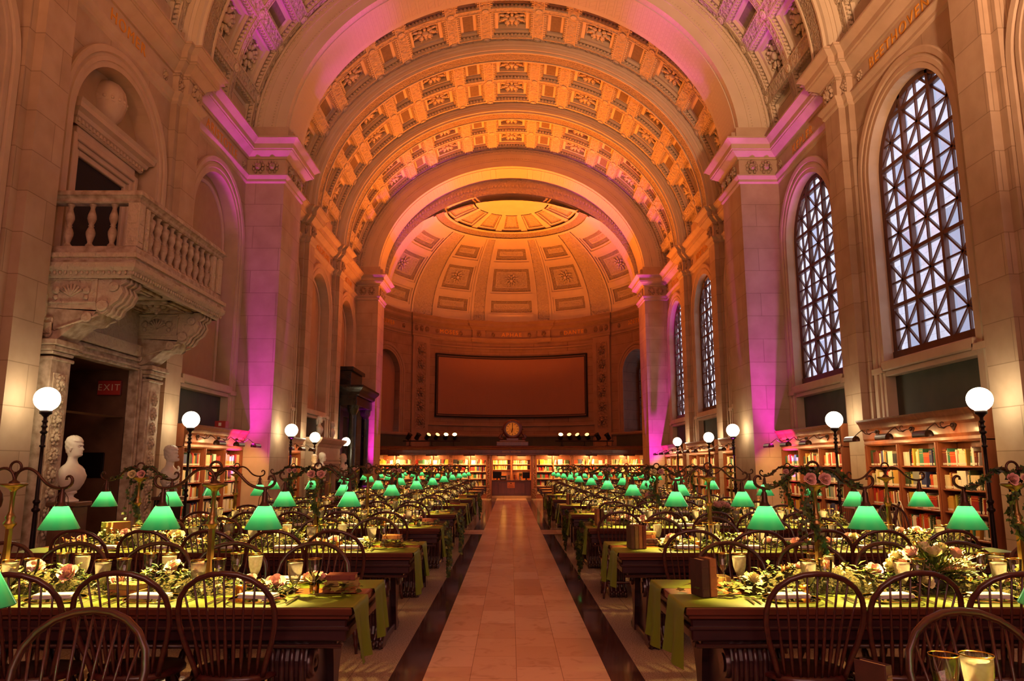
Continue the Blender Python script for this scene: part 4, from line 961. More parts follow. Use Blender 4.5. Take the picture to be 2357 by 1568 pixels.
for a, b in ((BY0 + .55, BY0 + 1.45), (BY1 - 1.45, BY1 - .55)):
    for i in (0, 1):
        g_ = .1 * i
        for (p, q_, r, t_) in ((-6.45 + g_, BX - .25 - g_, a + g_, a + .06 + g_), (-6.45 + g_, BX - .25 - g_, b - .06 - g_, b - g_), (-6.45 + g_, -6.39 + g_, a + g_, b - g_), (BX - .31 - g_, BX - .25 - g_, a + g_, b - g_)): bx_(m, p, q_, r, t_, 4.08 - .0 * i, 4.12, .008)
    mask(m, O.inverted() @ Matrix.Identity(4) @ Matrix.Translation((-5.98, (a + b) / 2, 4.12)) @ Matrix.Rotation(pi, 4, 'X') if False else O @ Matrix.Translation((-5.98, (a + b) / 2, 4.12)) @ Matrix.Rotation(pi, 4, 'X'), 1.5)
m.build('soffit', 'travertine', bal)
m = bm(); rail = [(-.02, 5.16), (.0, 5.18), (.0, 5.22), (.03, 5.25), (.05, 5.26), (.05, 5.3), (.03, 5.33), (-.2, 5.33), (-.22, 5.3), (-.22, 5.2), (-.16, 5.16), (-.02, 5.16)]
sweep_xy(m, [(-6.6, BY0 + .05), (BX - .0, BY0 + .05), (BX - .0, BY1 - .05), (-6.6, BY1 - .05)], rail, -1); m.build('handrail', 'travertine', bal)
m = bm(); sweep_xy(m, [(-6.6, BY0 + .05), (BX, BY0 + .05), (BX, BY1 - .05), (-6.6, BY1 - .05)], [(.0, 4.4), (.0, 4.5), (-.02, 4.53), (-.17, 4.53), (-.17, 4.4)], -1); m.build('plinth', 'travertine', bal)
def post(x0, x1, y0, y1):
    q = bm(); bx_(q, x0, x1, y0, y1, 4.53, 5.17, .006)
    for z0, z1 in ((4.6, 4.8), (4.86, 5.1)): bx_(q, x0 + .03, x1 - .03, y0 - .008, y1 + .008, z0, z1, .004); bx_(q, x0 - .008, x1 + .008, y0 + .03, y1 - .03, z0, z1, .004)
    q.build('corner_post', 'tcarved', bal)
for y in (BY0 + .06, BY1 - .23): post(BX - .17, BX - .0, y, y + .17)
for y in (BY0 + .3, BY1 - .42): post(BX - .15, BX - .02, y, y + .12)
BP = [(.055, 0), (.055, .03), (.038, .045), (.03, .07), (.045, .12), (.06, .18), (.062, .22), (.045, .27), (.03, .3), (.042, .315), (.03, .33), (.05, .38), (.06, .42), (.055, .47), (.034, .54), (.028, .57), (.036, .6), (.052, .62), (.052, .64)]
pm = None
pos = [(BX - .085, lerp(BY0 + .55, BY1 - .55, k / 9)) for k in range(10)] + [(-6.3 + .31 * k, BY0 + .14) for k in range(3)] + [(-6.3 + .31 * k, BY1 - .14) for k in range(3)]
bmq = MB(); bmq.lathe([(r, z) for r, z in BP], 14); bme = bmq.mesh('baluster', ['travertine'])
for x, y in pos: link('baluster', bme, bal, (x + 5.95, y - (BY0 + BY1) / 2, .43))
# scroll consoles under the balcony
for y0 in (BY0 + .1, BY1 - .55):
    m = bm(); up = [(-6.6, 4.1), (BX - .12, 4.1), (BX - .12, 4.02), (BX - .2, 3.97), (BX - .16, 3.88), (BX - .22, 3.76), (BX - .33, 3.68), (BX - .36, 3.6), (BX - .42, 3.56), (BX - .5, 3.6), (-6.6, 3.66)]
    lo = [(-6.6, 3.66), (BX - .5, 3.62), (BX - .56, 3.5), (BX - .62, 3.44), (BX - .74, 3.44), (BX - .86, 3.34), (BX - 1.0, 3.22), (BX - 1.14, 3.18), (-6.55, 3.26), (-6.6, 3.3)]
    m.prism(up, y0, y0 + .45, 'y', 0); m.prism(lo, y0, y0 + .45, 'y', 1)
    for yy in (y0 - .012, y0 + .462):
        for cx, cz, r in ((BX - .42, 3.68, .085), (BX - .62, 3.52, .075), (-6.42, 3.3, .07), (BX - .28, 3.95, .07)):
            m.lathe([(r, -.018), (r, .018), (r * .7, .024), (r * .4, .01), (r * .3, .03), (0, .03)], 14, (cx, yy, cz), 0, ax='y'); m.lathe([(r, .018), (r, -.018), (r * .7, -.024), (r * .4, -.01), (r * .3, -.03), (0, -.03)], 14, (cx, yy, cz), 0, ax='y')
        # framed relief panel on the cheek
        for (p, q_, r, t_) in ((-6.52, -6.49, 3.74, 4.04), (-5.82, -5.79, 3.74, 4.04), (-6.52, -5.79, 3.71, 3.74), (-6.52, -5.79, 4.04, 4.07)): m.bbox(p, q_, yy - .012, yy + .012, r, t_, .004)
        ws = [(-6.34 + .1 * i, 3.3 + .035 * i) for i in range(7)]; m.tube([(x, yy, z + .04) for x, z in ws], .016, 6)
        for k in range(7): a = R(30 + 20 * k); m.tube([(-6.15, yy, 3.82), (-6.15 + .17 * cos(a), yy + (-.01 if yy < y0 else .01), 3.82 + .17 * sin(a))], [.012, .02], 6)
        for x in (-6.36, -5.94): m.ball((x, yy, 3.9), (.06, .025, .06), 8, 5); m.ball((x, yy, 3.8), (.04, .02, .04), 6, 4)
    for k in range(3): m.tube([(x + .015, y0 + .1 + .12 * k, z) for x, z in up[1:9]], .02, 6)
    m.build('scroll_console', ['tcarved', 'travertine'], bal)
m = MB(); m.M = Matrix.Rotation(R(20), 4, 'X'); m.bbox(-.05, .05, -.08, .08, 0, .07, .01); m.tube([(0, .08, .04), (0, .18, .02), (0, .24, -.08)], .012, 6); m.build('spot_lamp', 'bk7', None, (-5.75, 10.25, 5.345), label='small brass floodlight clamped on top of the balcony handrail', cat='lamp')

# busts on pedestals
def bust_mesh(mb, var=0):
    rng = random.Random(var); n = 32
    ctl = [(.13, .0, .05, .07, .1, 0), (.16, 0, .09, .09, .14, 0), (.24, .0, .13, .12, .2, 0), (.34, .01, .13, .12, .235, 0), (.42, 0, .11, .11, .225, 0), (.465, -.01, .09, .09, .17, 0), (.5, -.012, .068, .07, .095, 0),
            (.54, -.01, .056, .064, .062, 0), (.575, -.005, .056, .068, .058, 0), (.588, .0, .074, .07, .058, 1), (.6, .003, .1, .075, .062, 1), (.62, .005, .108, .085, .067, 1), (.65, .005, .104, .095, .073, 1), (.68, .005, .102, .104, .077, 1),
            (.72, .003, .1, .11, .08, 1), (.75, .002, .106, .113, .082, 1), (.79, 0, .102, .113, .082, 1), (.825, -.004, .088, .102, .076, 1), (.85, -.008, .068, .08, .062, 1), (.87, -.012, .036, .045, .034, 1), (.876, -.012, .01, .01, .01, 1)]
    zs_ = [.13, .16, .2, .24, .29, .34, .38, .42, .445, .465, .485, .5, .52, .54, .56, .575, .585] + [.592 + .0085 * i for i in range(31)] + [.856, .864, .87, .876]
    rows = []
    for z in zs_:
        for c0, c1 in zip(ctl, ctl[1:]):
            if c0[0] <= z <= c1[0] + 1e-6:
                t = (z - c0[0]) / (c1[0] - c0[0]); rows.append((z,) + tuple(lerp(c0[i], c1[i], t) for i in range(1, 5)) + (1 if z > .585 else 0,)); break
    G = lambda x, c, w: math.exp(-((x - c) / w) ** 2)
    V = []
    for z, cx, rf, rb, ry, hd in rows:
        for k in range(n):
            a = 2 * pi * k / n; a = a if a < pi else a - 2 * pi
            r = rf if cos(a) > 0 else rb; x = cx + r * abs(cos(a)) ** .9 * (1 if cos(a) > 0 else -1); y = ry * sin(a)
            if hd:
                x += .026 * G(a, 0, .16) * G(z, .686, .014) + .016 * G(a, 0, .15) * G(z, .71, .022) + .01 * G(a, 0, .6) * G(z, .748, .01) + .009 * G(a, 0, .28) * (G(z, .66, .006) + G(z, .645, .006)) + .008 * G(a, 0, .3) * G(z, .613, .012) - .006 * G(a, 0, .35) * G(z, .631, .006)
                x -= .014 * (G(a, .42, .2) + G(a, -.42, .2)) * G(z, .725, .014)
                hair = (abs(a) > 1.35 or z > .795) and z > (.64 if abs(a) > 1.9 else .7)
                if hair:
                    q = 1.07 + .035 * sin(a * 7 + z * 90 + var) + .03 * sin(a * 13 - z * 60) + .03 * rng.random() + (.06 if var in (1, 4) else 0) - (.05 if var in (2, 5) else 0); x = cx + (x - cx) * q; y *= q
                    V.append((x, y, z + .006 * sin(9 * a))); continue
                if var in (1, 3) and z < .645 and abs(a) < 1.4: x += .03; y *= 1.08
            elif z > .2 and z < .47: x += .008 * sin(a * 6 + z * 30)
            V.append((x, y, z))
    F = [(j * n + k, j * n + (k + 1) % n, (j + 1) * n + (k + 1) % n, (j + 1) * n + k) for j in range(len(rows) - 1) for k in range(n)]
    mb.add(V, F + [tuple(reversed(range(n)))], 0, True)
    for s in (-1, 1): mb.ball((-.005, s * .083, .69), (.02, .012, .032), 8, 6); mb.ball((.0, s * .09, .7), (.012, .008, .02), 6, 4)
    for s in (-1, 1): mb.ball((.083, s * .034, .724), (.012, .016, .01), 8, 5)
    if var in (1, 3, 5):
        for i in range(6): mb.tube([(.05 + .09 * sin(pi * t_), .2 - .4 * t_, .47 - .05 * i - .1 * t_ + .03 * cos(3 * t_)) for t_ in frange(0, 1, 8)], .018, 6)
    if var == 4:
        for i in range(10): a = R(120 + 12 * i); mb.tube([(.1 * cos(a), .085 * sin(a), .8), (.12 * cos(a), .1 * sin(a), .68), (.12 * cos(a), .09 * sin(a), .52)], [.03, .035, .02], 6)
def bust(loc, var, label, ped=1.02, rz=0, sc=1, k=0):
    t = thing('bust', loc, rz, label, 'bust', None)
    m = MB(); m.M = Matrix.Scale(sc, 4); bust_mesh(m, var); m.build('head_and_shoulders', 'marble', t)
    m = MB(); m.M = Matrix.Scale(sc, 4)
    if var in (0, 4): m.lathe([(.11, 0), (.11, .02), (.08, .035), (.045, .06), (.05, .09), (.08, .11), (.08, .13), (.05, .15)], 20)
    else: m.bbox(-.1, .1, -.13, .13, 0, .13, .01); m.lathe([(.08, .12), (.06, .15)], 16)
    m.build('socle', 'marble', t)
    if ped:
        q = thing('pedestal', (loc[0], loc[1], 0), 0, 'dark veined marble pedestal carrying the ' + label.split(',')[0], 'pedestal', None)
        m = MB(); m.bbox(-.2, .2, -.2, .2, ped - .06, ped, .01); m.build('cap', 'tanm', q)
        m = MB(); m.bbox(-.165, .165, -.165, .165, .1, ped - .06, .01); m.build('shaft', 'blackm' if k % 2 else 'tanm', q)
        m = MB(); m.bbox(-.21, .21, -.21, .21, 0, .1, .01); m.build('base', 'tanm', q)
M_Z = 1.021
bust((-5.95, 10.12, M_Z), 0, 'white marble bust of a clean-shaven man, beside the doorway under the balcony')
bust((-5.95, 13.02, M_Z - .05), 1, 'marble bust of a bearded draped man, beside the second globe lamp', .97, k=1)
bust((-5.9, 22.35, M_Z - .07), 3, 'marble bust turned away, before the stone chimneypiece', .95, R(-50), k=1)
bust((-5.9, 23.3, M_Z), 2, 'pale marble bust of a bald man, before the stone chimneypiece')
bust((-5.85, 26.0, M_Z), 5, 'marble bust of a toga-clad man, between chimneypiece and black portal', k=1)
# chimneypiece in the fourth bay
ch = thing('chimneypiece', (-6.3, 24.75, 0), 0, 'tall pale stone chimneypiece with two busts standing on its shelf', 'fireplace')
O = Matrix.Translation((6.3, -24.75, 0))
m = bm(); bx_(m, -6.6, -6.05, 23.2, 26.3, 1.5, 2.12, .01); bx_(m, -6.6, -6.05, 23.2, 23.75, 0, 1.5); bx_(m, -6.6, -6.05, 25.75, 26.3, 0, 1.5)
for z in (1.55, 1.66): bx_(m, -6.05, -6.02, 23.2, 26.3, z, z + .04, .006)
m.build('surround', 'trim', ch)
m = bm(); sweep_xy(m, [(-6.6, 23.2), (-6.05, 23.2), (-6.05, 26.3), (-6.6, 26.3)], [(0, 2.06), (.03, 2.1), (.06, 2.16), (.12, 2.2), (.17, 2.26), (.2, 2.3), (.2, 2.36), (0, 2.37)], -1); m.box(-6.6, -6.02, 23.15, 26.35, 2.3, 2.368); m.build('mantel_shelf', 'trim', ch)
m = bm(); m.box(-6.6, -6.5, 23.75, 25.75, 0, 1.5); m.build('firebox', 'dark', ch)
bust((-6.25, 24.15, 2.37), 4, 'marble bust of a long-haired woman, on the chimneypiece shelf', 0, sc=.82)
bust((-6.25, 25.9, 2.37), 2, 'small marble bust of a round-headed boy, on the chimneypiece shelf', 0, sc=.72)
# black marble portal in the fifth bay
pt = thing('marble_portal', (-6.1, 28.95, 0), 0, 'black and green marble columned portal beside the far left pier', 'doorway')
O = Matrix.Translation((6.1, -28.95, 0))
m = bm(); bx_(m, -6.6, -5.75, 27.4, 30.5, 3.7, 4.1); sweep_xy(m, [(-6.6, 27.45), (-5.7, 27.45), (-5.7, 30.45), (-6.6, 30.45)], [(0, 4.05), (.05, 4.1), (.06, 4.2), (.14, 4.28), (.2, 4.36), (.2, 4.44), (0, 4.46)], -1); bx_(m, -6.6, -5.7, 27.45, 30.45, 4.1, 4.44)
bx_(m, -6.6, -6.1, 27.9, 30.0, 4.44, 5.05); bx_(m, -6.6, -6.0, 27.8, 30.1, 5.05, 5.2); m.build('pediment', 'blackm', pt)
for y in (27.75, 30.15):
    m = bm(); bx_(m, -6.15, -5.75, y - .22, y + .22, 0, .7); m.lathe([(.2, .7), (.2, .76), (.15, .82), (.15, 3.3), (.14, 3.4), (.2, 3.5), (.22, 3.7)], 18, (-5.95, y, 0)); m.build('column', 'blackm', pt)
m = bm(); bx_(m, -6.6, -6.35, 27.4, 28.0, 0, 3.7); bx_(m, -6.6, -6.35, 29.9, 30.5, 0, 3.7); bx_(m, -6.6, -6.35, 28.0, 29.9, 3.3, 3.7); m.build('door_frame', 'blackm', pt)
m = bm(); m.box(-6.6, -6.45, 28, 29.9, 0, 3.3); m.build('door_leaf', 'dark', pt)
# ================================================================= TABLES, CHAIRS, LAMPS AND THE BANQUET SETTING
ROWY = [2.05] + [4.47 + 2.42 * k for k in range(10)]
NR = len(ROWY); TX = 2.56; TL = 1.695; TW = .475; TZ = .772
def turned(m, p, q, prof, n=8):
    p = Vector(p); q = Vector(q); m.tube([p.lerp(q, t) for t, r in prof], [r for t, r in prof], n)
LEGP = [(0, .012), (.06, .017), (.12, .012), (.16, .02), (.3, .024), (.42, .014), (.46, .021), (.5, .014), (.62, .022), (.72, .021), (.8, .014), (.84, .02), (.88, .013), (1, .012)]
STRP = [(0, .008), (.15, .01), (.22, .015), (.28, .01), (.42, .016), (.5, .02), (.58, .016), (.72, .01), (.78, .015), (.85, .01), (1, .008)]
BOW = [(-.165, -.125, .445), (-.19, -.15, .53), (-.22, -.18, .62), (-.24, -.207, .71), (-.243, -.228, .78), (-.228, -.247, .845), (-.19, -.265, .9), (-.135, -.28, .94), (-.07, -.29, .963), (0, -.293, .97)]
BOW = BOW + [(-x, y, z) for x, y, z in reversed(BOW[:-1])]
def bow_at(x):
    for a, b in zip(BOW[4:], BOW[5:]):
        if a[0] <= x <= b[0]: t = (x - a[0]) / (b[0] - a[0]); return Vector(a).lerp(Vector(b), t)
def chair_geo(part, m, k=0):
    if part == 'seat':
        n = 24; rows = [(.9, .42), (1, .428), (1, .442), (.96, .455), (.7, .45), (.35, .446), (0, .45)]
        V = []
        for f, z in rows:
            for i in range(n):
                a = 2 * pi * i / n; x = .225 * abs(cos(a)) ** .75 * (1 if cos(a) > 0 else -1); y = .2 * abs(sin(a)) ** .8 * (1 if sin(a) > 0 else -1)
                V.append((x * f * (1 - .12 * (y < 0) * abs(y) / .2), y * f + .01, z))
        m.add(V, [(j * n + i, j * n + (i + 1) % n, (j + 1) * n + (i + 1) % n, (j + 1) * n + i) for j in range(len(rows) - 1) for i in range(n)] + [tuple(reversed(range(n)))], 0, True)
    elif part == 'bow':
        P = []
        for a, b in zip(BOW, BOW[1:]): P += [Vector(a), (Vector(a) + Vector(b)) / 2]
        m.tube(P + [Vector(BOW[-1])], .0145, 8)
    elif part == 'spindle':
        u = (k - 4) / 4; b = Vector((u * .135, -.175 + .045 * u * u, .45)); t = bow_at(u * .205); turned(m, b, t, [(0, .006), (.12, .008), (.25, .0105), (.38, .0085), (.6, .006), (1, .005)], 6)
    elif part == 'leg':
        sx, sy = (1 if k & 1 else -1), (1 if k & 2 else -1); turned(m, (sx * .13, sy * .115, .43), (sx * .195, sy * .19, .0), LEGP)
    elif part == 'stretcher':
        if k < 2: s = 2 * k - 1; turned(m, (s * .172, -.16, .15), (s * .172, .16, .15), STRP)
        else: turned(m, (-.172, 0, .15), (.172, 0, .15), STRP)
def mk(fn, *a, mat='chair', name='part'): m = MB(); fn(*a[:1], m, *a[1:]); return m.mesh(name, [mat])
PARTS = [('seat', 0), ('bow', 0)] + [('spindle', k) for k in range(9)] + [('leg', k) for k in range(4)] + [('stretcher', k) for k in range(3)]
chairA = thing('windsor_chair', (0, 0, 0), 0, 'x', 'chair')
for p, k in PARTS: link(p, mk(chair_geo, p, k, name=p), chairA)
cache(chairA)
chairB = thing('windsor_chair', (0, 0, 0), 0, 'x', 'chair')
for p, ks in (('seat', [0]), ('bow', [0]), ('spindles', range(9)), ('leg', [0]), ('leg', [1]), ('leg', [2]), ('leg', [3]), ('stretcher', [0]), ('stretcher', [1]), ('stretcher', [2])):
    m = MB()
    for k in ks: chair_geo('spindle' if p == 'spindles' else p, m, k)
    link(p, m.mesh(p, ['chair']), chairB)
cache(chairB)
m = MB()
for p, k in PARTS: chair_geo(p, m, k)
chairC = m.mesh('windsor_chair', ['chair'])
usedA = usedB = False
def side_word(s): return 'window side' if s > 0 else 'balcony side'
def chair_at(x, y, rz, label, lod, group):
    global usedA, usedB
    if lod == 2: return link('windsor_chair', chairC, None, (x, y, 0), rz, label=label, cat='chair', group=group)
    src = chairA if lod == 0 else chairB
    if (lod == 0 and not usedA) or (lod == 1 and not usedB):
        if lod == 0: usedA = True
        else: usedB = True
        src.location = (x, y, 0); src.rotation_euler.z = rz; src['label'] = label; src['group'] = group; return src
    return dup(src, (x, y, 0), rz, label, group)
# ---- table
def table_build():
    t = thing('library_table', (0, 0, 0), 0, 'x', 'table', 'long carved library tables')
    m = MB(); m.bbox(-TL, TL, -TW, TW, TZ - .04, TZ, .006); m.bbox(-TL + .015, TL - .015, -TW + .015, TW - .015, TZ - .06, TZ - .04, .004); m.build('table_top', 'tedge', t)
    m = MB(); m.box(-TL + .012, TL - .012, -TW + .012, TW - .012, TZ - .001, TZ + .0012); m.build('top_field', 'ttop', t)
    m = MB(); m.bbox(-TL + .03, TL - .03, -TW + .03, TW - .03, .6, TZ - .06, .008); m.bbox(-TL + .015, TL - .015, -TW + .015, TW - .015, .655, .675, .006); m.bbox(-TL + .09, TL - .09, -TW + .08, TW - .08, .565, .6, .01)
    for s in (-1, 1): m.tube([(-TL + .05, s * (TW - .02), .58), (TL - .05, s * (TW - .02), .58)], .012, 6)
    m.build('apron', 'table', t)
    prof = [(.40, .58), (.425, .5), (.42, .42), (.385, .33), (.35, .24), (.335, .16), (.36, .1), (.43, .06), (.45, .02), (.44, 0), (.28, 0), (.27, .06), (.25, .14), (.22, .22), (.2, .34), (.17, .45), (.12, .58)]
    for sx in (-1, 1):
        x0 = sx * 1.36
        for sy in (-1, 1):
            m = MB(); m.prism([(sy * y, z) for y, z in prof], x0 - .1, x0 + .1, 'x')
            for k in range(4):
                x = x0 - .075 + .05 * k; m.tube([(x, sy * (y + .004), z) for y, z in prof[:8]], .017, 6)
            for xx in (x0 - .1, x0 + .1):
                m.lathe([(.075, -.02), (.08, 0), (.075, .02), (.05, .028), (.035, .01), (.02, .03), (0, .03)], 16, (xx, sy * .33, .47), ax='x'); m.lathe([(.05, -.028), (.035, -.01), (0, -.03)], 16, (xx, sy * .33, .47), ax='x')
            for k in range(4):
                x = x0 - .08 + .053 * k; m.ball((x, sy * .44, .035), (.026, .05, .032), 8, 5); m.ball((x, sy * .475, .015), (.01, .02, .012), 6, 4)
            m.build('scroll_leg', 'table', t)
        m = MB(); m.bbox(x0 - .06, x0 + .06, -.3, .3, .04, .58, .01); m.bbox(x0 - .09, x0 + .09, -.34, .34, 0, .06, .01); m.build('pedestal_panel', 'table', t)
    m = MB(); m.bbox(-1.3, 1.3, -.04, .04, .16, .26, .01); m.build('stretcher', 'table', t)
    return cache(t)
# ---- brass two-arm lamp
def lamp_build():
    t = thing('table_lamp', (0, 0, 0), 0, 'x', 'lamp', 'brass two-arm table lamps')
    m = MB(); m.lathe([(.055, 0), (.055, .012), (.035, .02), (.022, .03), (.02, .36)], 6, sm=False); m.lathe([(.02, .36), (.024, .37), (.036, .385), (.036, .395), (.022, .41), (.03, .425), (.02, .44), (.014, .46), (.0125, .55), (.016, .56), (.016, .57), (.022, .585), (.05, .6), (.072, .61), (.072, .622), (.03, .622)], 14)
    m.build('column', 'brass', t)
    m = MB(); m.lathe([(.03, .62), (.028, .63), (.012, .64), (.01, .66)], 10)
    m.tube([(.034 * cos(a), 0, .715 + .034 * sin(a)) for a in frange(-pi / 2, 1.5 * pi, 16)], .0075, 8); m.build('top_ring', 'ironb', t)
    for s in (-1, 1):
        m = MB(); P = [(0, .63), (.005, .66), (.022, .69), (.055, .708), (.09, .706), (.13, .685), (.165, .65), (.2, .618), (.245, .598), (.29, .592), (.33, .6), (.352, .622), (.352, .648), (.336, .664), (.318, .658), (.317, .642)]
        Q = []
        for i in range(len(P) - 1):
            p0, p1, p2, p3 = P[max(i - 1, 0)], P[i], P[i + 1], P[min(i + 2, len(P) - 1)]
            for u in (0, .5):
                Q.append(tuple(.5 * (2 * p1[j] + (p2[j] - p0[j]) * u + (2 * p0[j] - 5 * p1[j] + 4 * p2[j] - p3[j]) * u * u + (3 * p1[j] - p0[j] - 3 * p2[j] + p3[j]) * u ** 3) for j in (0, 1)))
        Q.append(P[-1]); rr = [.009] * len(Q)
        for i in range(6): rr[-1 - i] = .006 + .0005 * i
        rr[-1] = .009
        m.tube([(s * x, 0, z) for x, z in Q], rr, 8); m.build('arm', 'ironb', t)
        sx = s * .3
        m = MB(); m.lathe([(.006, .6), (.012, .585), (.01, .575), (.016, .565), (.018, .52), (.026, .5), (.0335, .492), (.0335, .487)], 10, (sx, 0, 0))
        for a in (40, 200): m.tube([(sx + .012 * cos(R(a)), .012 * sin(R(a)), .57), (sx + .03 * cos(R(a)), .03 * sin(R(a)), .54), (sx + .036 * cos(R(a)), .036 * sin(R(a)), .49)], .0022, 5)
        m.build('socket', 'ironb', t)
        m = MB(); m.lathe([(.034, .49), (.04, .488), (.045, .479), (.06, .451), (.08, .414), (.1, .377), (.108, .3625), (.1095, .36)], 32, (sx, 0, 0), cap=False); m.lathe([(.1095, .36), (.1105, .3585), (.1085, .3585), (.1085, .361)], 32, (sx, 0, 0), cap=False); sh = m.build('shade', 'shade', t)
        m = MB(); m.ball((sx, 0, .474), (.013, .013, .012), 10, 6); m.build('bulb', 'bulb', sh)
        light('POINT', (sx, 0, .446), (1, .62, .17), 66, size=.014, parent=t, name='bulb_light')
    return cache(t)
table0 = table_build(); lamp0 = lamp_build(); tused = lused = False
LX = {1: (1.78, 2.97)}
for k, y in enumerate(ROWY):
    for s in (-1, 1):
        lab = 'long dark carved library table, %s row from the camera, %s of the aisle' % (ORD[k], side_word(s))
        o = table0 if not tused else dup(table0, (0, 0, 0), 0); tused = True; o.location = (s * TX, y, 0); o['label'] = lab
        xs = LX.get(k, (1.79, 3.42))
        if k == 0: xs = (1.76,)
        for i, x in enumerate(xs):
            lab = 'brass two-shade green lamp %s, %s table row, %s of aisle' % ('nearer the aisle' if i == 0 else 'nearer the wall', ORD[k], side_word(s))
            o = lamp0 if not lused else dup(lamp0, (0, 0, 0)); lused = True; o.location = (s * x - .02, y, TZ); o['label'] = lab; o.rotation_euler.z = R(random.uniform(-3, 3))
# ---- chairs
for k, y in enumerate(ROWY):
    for s in (-1, 1):
        for side in (-1, 1):            # -1 near side of the table, +1 far side
            if k == 0 and side < 0: continue
            x0 = 1.46 if side < 0 else 1.42
            if k == 0: x0 = 1.58
            if s > 0 and side > 0: x0 += .06
            if k == 3 and s > 0 and side < 0: x0 = 1.2
            for i in range(5 if k else 4):
                if k == 0 and s < 0 and i > 2: continue
                x = s * (x0 + .527 * i + random.uniform(-.025, .025)); yy = y + (side * TW) + (.1 if side < 0 else .03) + random.uniform(-.03, .03)
                rz = (0 if side < 0 else pi) + R(random.uniform(-5, 5)); lod = 0 if k <= 2 else 1 if k <= 5 else 2
                lab = 'mahogany bow-back chair, %s from aisle, %s side of %s table row, %s' % (ORD[i], 'near' if side < 0 else 'far', ORD[k], side_word(s))
                chair_at(x, yy, rz, lab, lod, 'Windsor chairs along the banquet tables')
chair_at(5.0, 11.75, R(100), 'mahogany chair with draped napkin standing farther along the nearest window bookcase', 1, 'spare chairs')
chair_at(5.35, 11.1, R(60), 'mahogany chair with draped napkin, turned sideways, before the window bookcase', 1, 'spare chairs')
chair_at(5.25, 10.1, R(200), 'lone mahogany chair facing the lower shelves of the nearest window bookcase', 1, 'spare chairs')

m = MB(); V = []
for i in range(9):
    a = pi * i / 8; z_ = .985 - (0 if 3 <= i <= 5 else .05 * abs(i - 4) - .05); y_ = -.293 - .022 * cos(a) * (1 + .25 * abs(i - 4))
    V += [(-.11 - .01 * abs(i - 4), y_, z_), (0, y_ - .004, z_ + .003), (.1 + .012 * abs(i - 4), y_, z_)]
m.add(V, [(3 * i + j, 3 * i + j + 1, 3 * i + j + 4, 3 * i + j + 3) for i in range(8) for j in range(2)], 0, True); dn = m.mesh('napkin', ['cloth'])
for (x, y, a), w in (((5.0, 11.75, 100), 'farther spare chair'), ((5.35, 11.1, 60), 'nearer spare chair')): link('napkin', dn, None, (x, y, 0), R(a), label='white napkin draped over the back of the %s by the window bookcase' % w, cat='napkin')

# ---- satin runners
def runner_mesh(seed, w, hang):
    rng = random.Random(seed); m = MB(); us = [-TL, -TL * .5, 0, TL * .5, TL - .05, TL - .01, TL + .006]; ph = rng.uniform(0, 6)
    nv = 9; V = []; rows = [(u, TZ + .002, 0) for u in us] + [(TL + .012, TZ - .01 - hang * t, t) for t in (.04, .15, .3, .5, .7, .85, 1)]
    for u, z, t in rows:
        for j in range(nv):
            v = j / (nv - 1); q = max(t, 0); yw = lerp(v - .5, (v - .5) * .82, q) * w; zz = z
            if q > .8: zz += .05 * sin(3 * v + ph) * (q - .8) * 5 * hang
            V.append((u + q * (.008 + .022 * (1 + sin(2 * pi * v * 1.5 + ph))), yw + .02 * sin(ph) * q, zz))
    n = len(rows); m.add(V, [(i * nv + j, i * nv + j + 1, (i + 1) * nv + j + 1, (i + 1) * nv + j) for i in range(n - 1) for j in range(nv - 1)], 0, True); return m.mesh('table_runner', ['satin'])
for k, y in enumerate(ROWY[:8]):
    for s in (-1, 1):
        for side in (-1, 1):
            w = .4 if side < 0 else .34; me = runner_mesh(k * 4 + s + side * 2, w, random.uniform(.26, .36))
            o = link('table_runner', me, None, (s * TX, y + side * (TW - w / 2 - .004), 0), pi if s > 0 else 0, cat='table runner', group='olive satin table runners')
            o['label'] = 'olive green satin runner, %s half of %s table, %s of the aisle' % ('near' if side < 0 else 'far', ORD[k], side_word(s))

# ---- tableware prototypes
def lathe_mesh(name, prof, mats, n=16, extra=None):
    m = MB(); m.lathe(prof, n, cap=False)
    if extra: extra(m)
    return m.mesh(name, mats)
GOB = [(.034, 0), (.034, .003), (.008, .008), (.007, .03), (.012, .04), (.007, .05), (.012, .06), (.028, .085), (.038, .12), (.043, .165), (.044, .195)]
goblet_me = lathe_mesh('water_goblet', GOB, ['glass']); water_me = lathe_mesh('iced_water', [(0, .066), (.012, .066), (.026, .088), (.036, .12), (.041, .165), (.0415, .178), (0, .18)], ['ice'])
rim_me = lathe_mesh('gilt_rim', [(.0438, .192), (.0448, .192), (.0448, .1955), (.0438, .1955), (.0438, .192)], ['gilt'])
wine_me = lathe_mesh('wine_glass', [(.033, 0), (.033, .002), (.006, .008), (.0045, .07), (.01, .08), (.005, .09), (.018, .105), (.032, .13), (.037, .165), (.039, .2)], ['glass'])
rim2_me = lathe_mesh('gilt_rim', [(.0388, .197), (.0397, .197), (.0397, .2005), (.0388, .2005), (.0388, .197)], ['gilt'])
plate_me = lathe_mesh('charger_plate', [(0, .004), (.1, .004), (.12, .007), (.15, .014), (.15, .012), (.12, .003), (0, .001)], ['glass'], 28)
prim_me = lathe_mesh('gilt_rim', [(.146, .0135), (.151, .013), (.151, .0165), (.146, .0165), (.146, .0135)], ['gilt'], 28)
m = MB(); V = []
for z, e in ((.0, 0), (.012, .004), (.016, -.004), (.02, 0)): pass
for i, (z0, z1, d) in enumerate(((0, .007, 0), (.0075, .0145, .004), (.015, .022, -.003))): m.bbox(-.1 + d, .1 + d, -.045, .045 - d, z0, z1, .003)
napkin_me = m.mesh('napkin', ['cloth'])
m = MB(); m.bbox(-.006, .006, -.1, .03, .002, .005, .001); m.bbox(-.011, .011, .03, .055, .001, .004, .001)
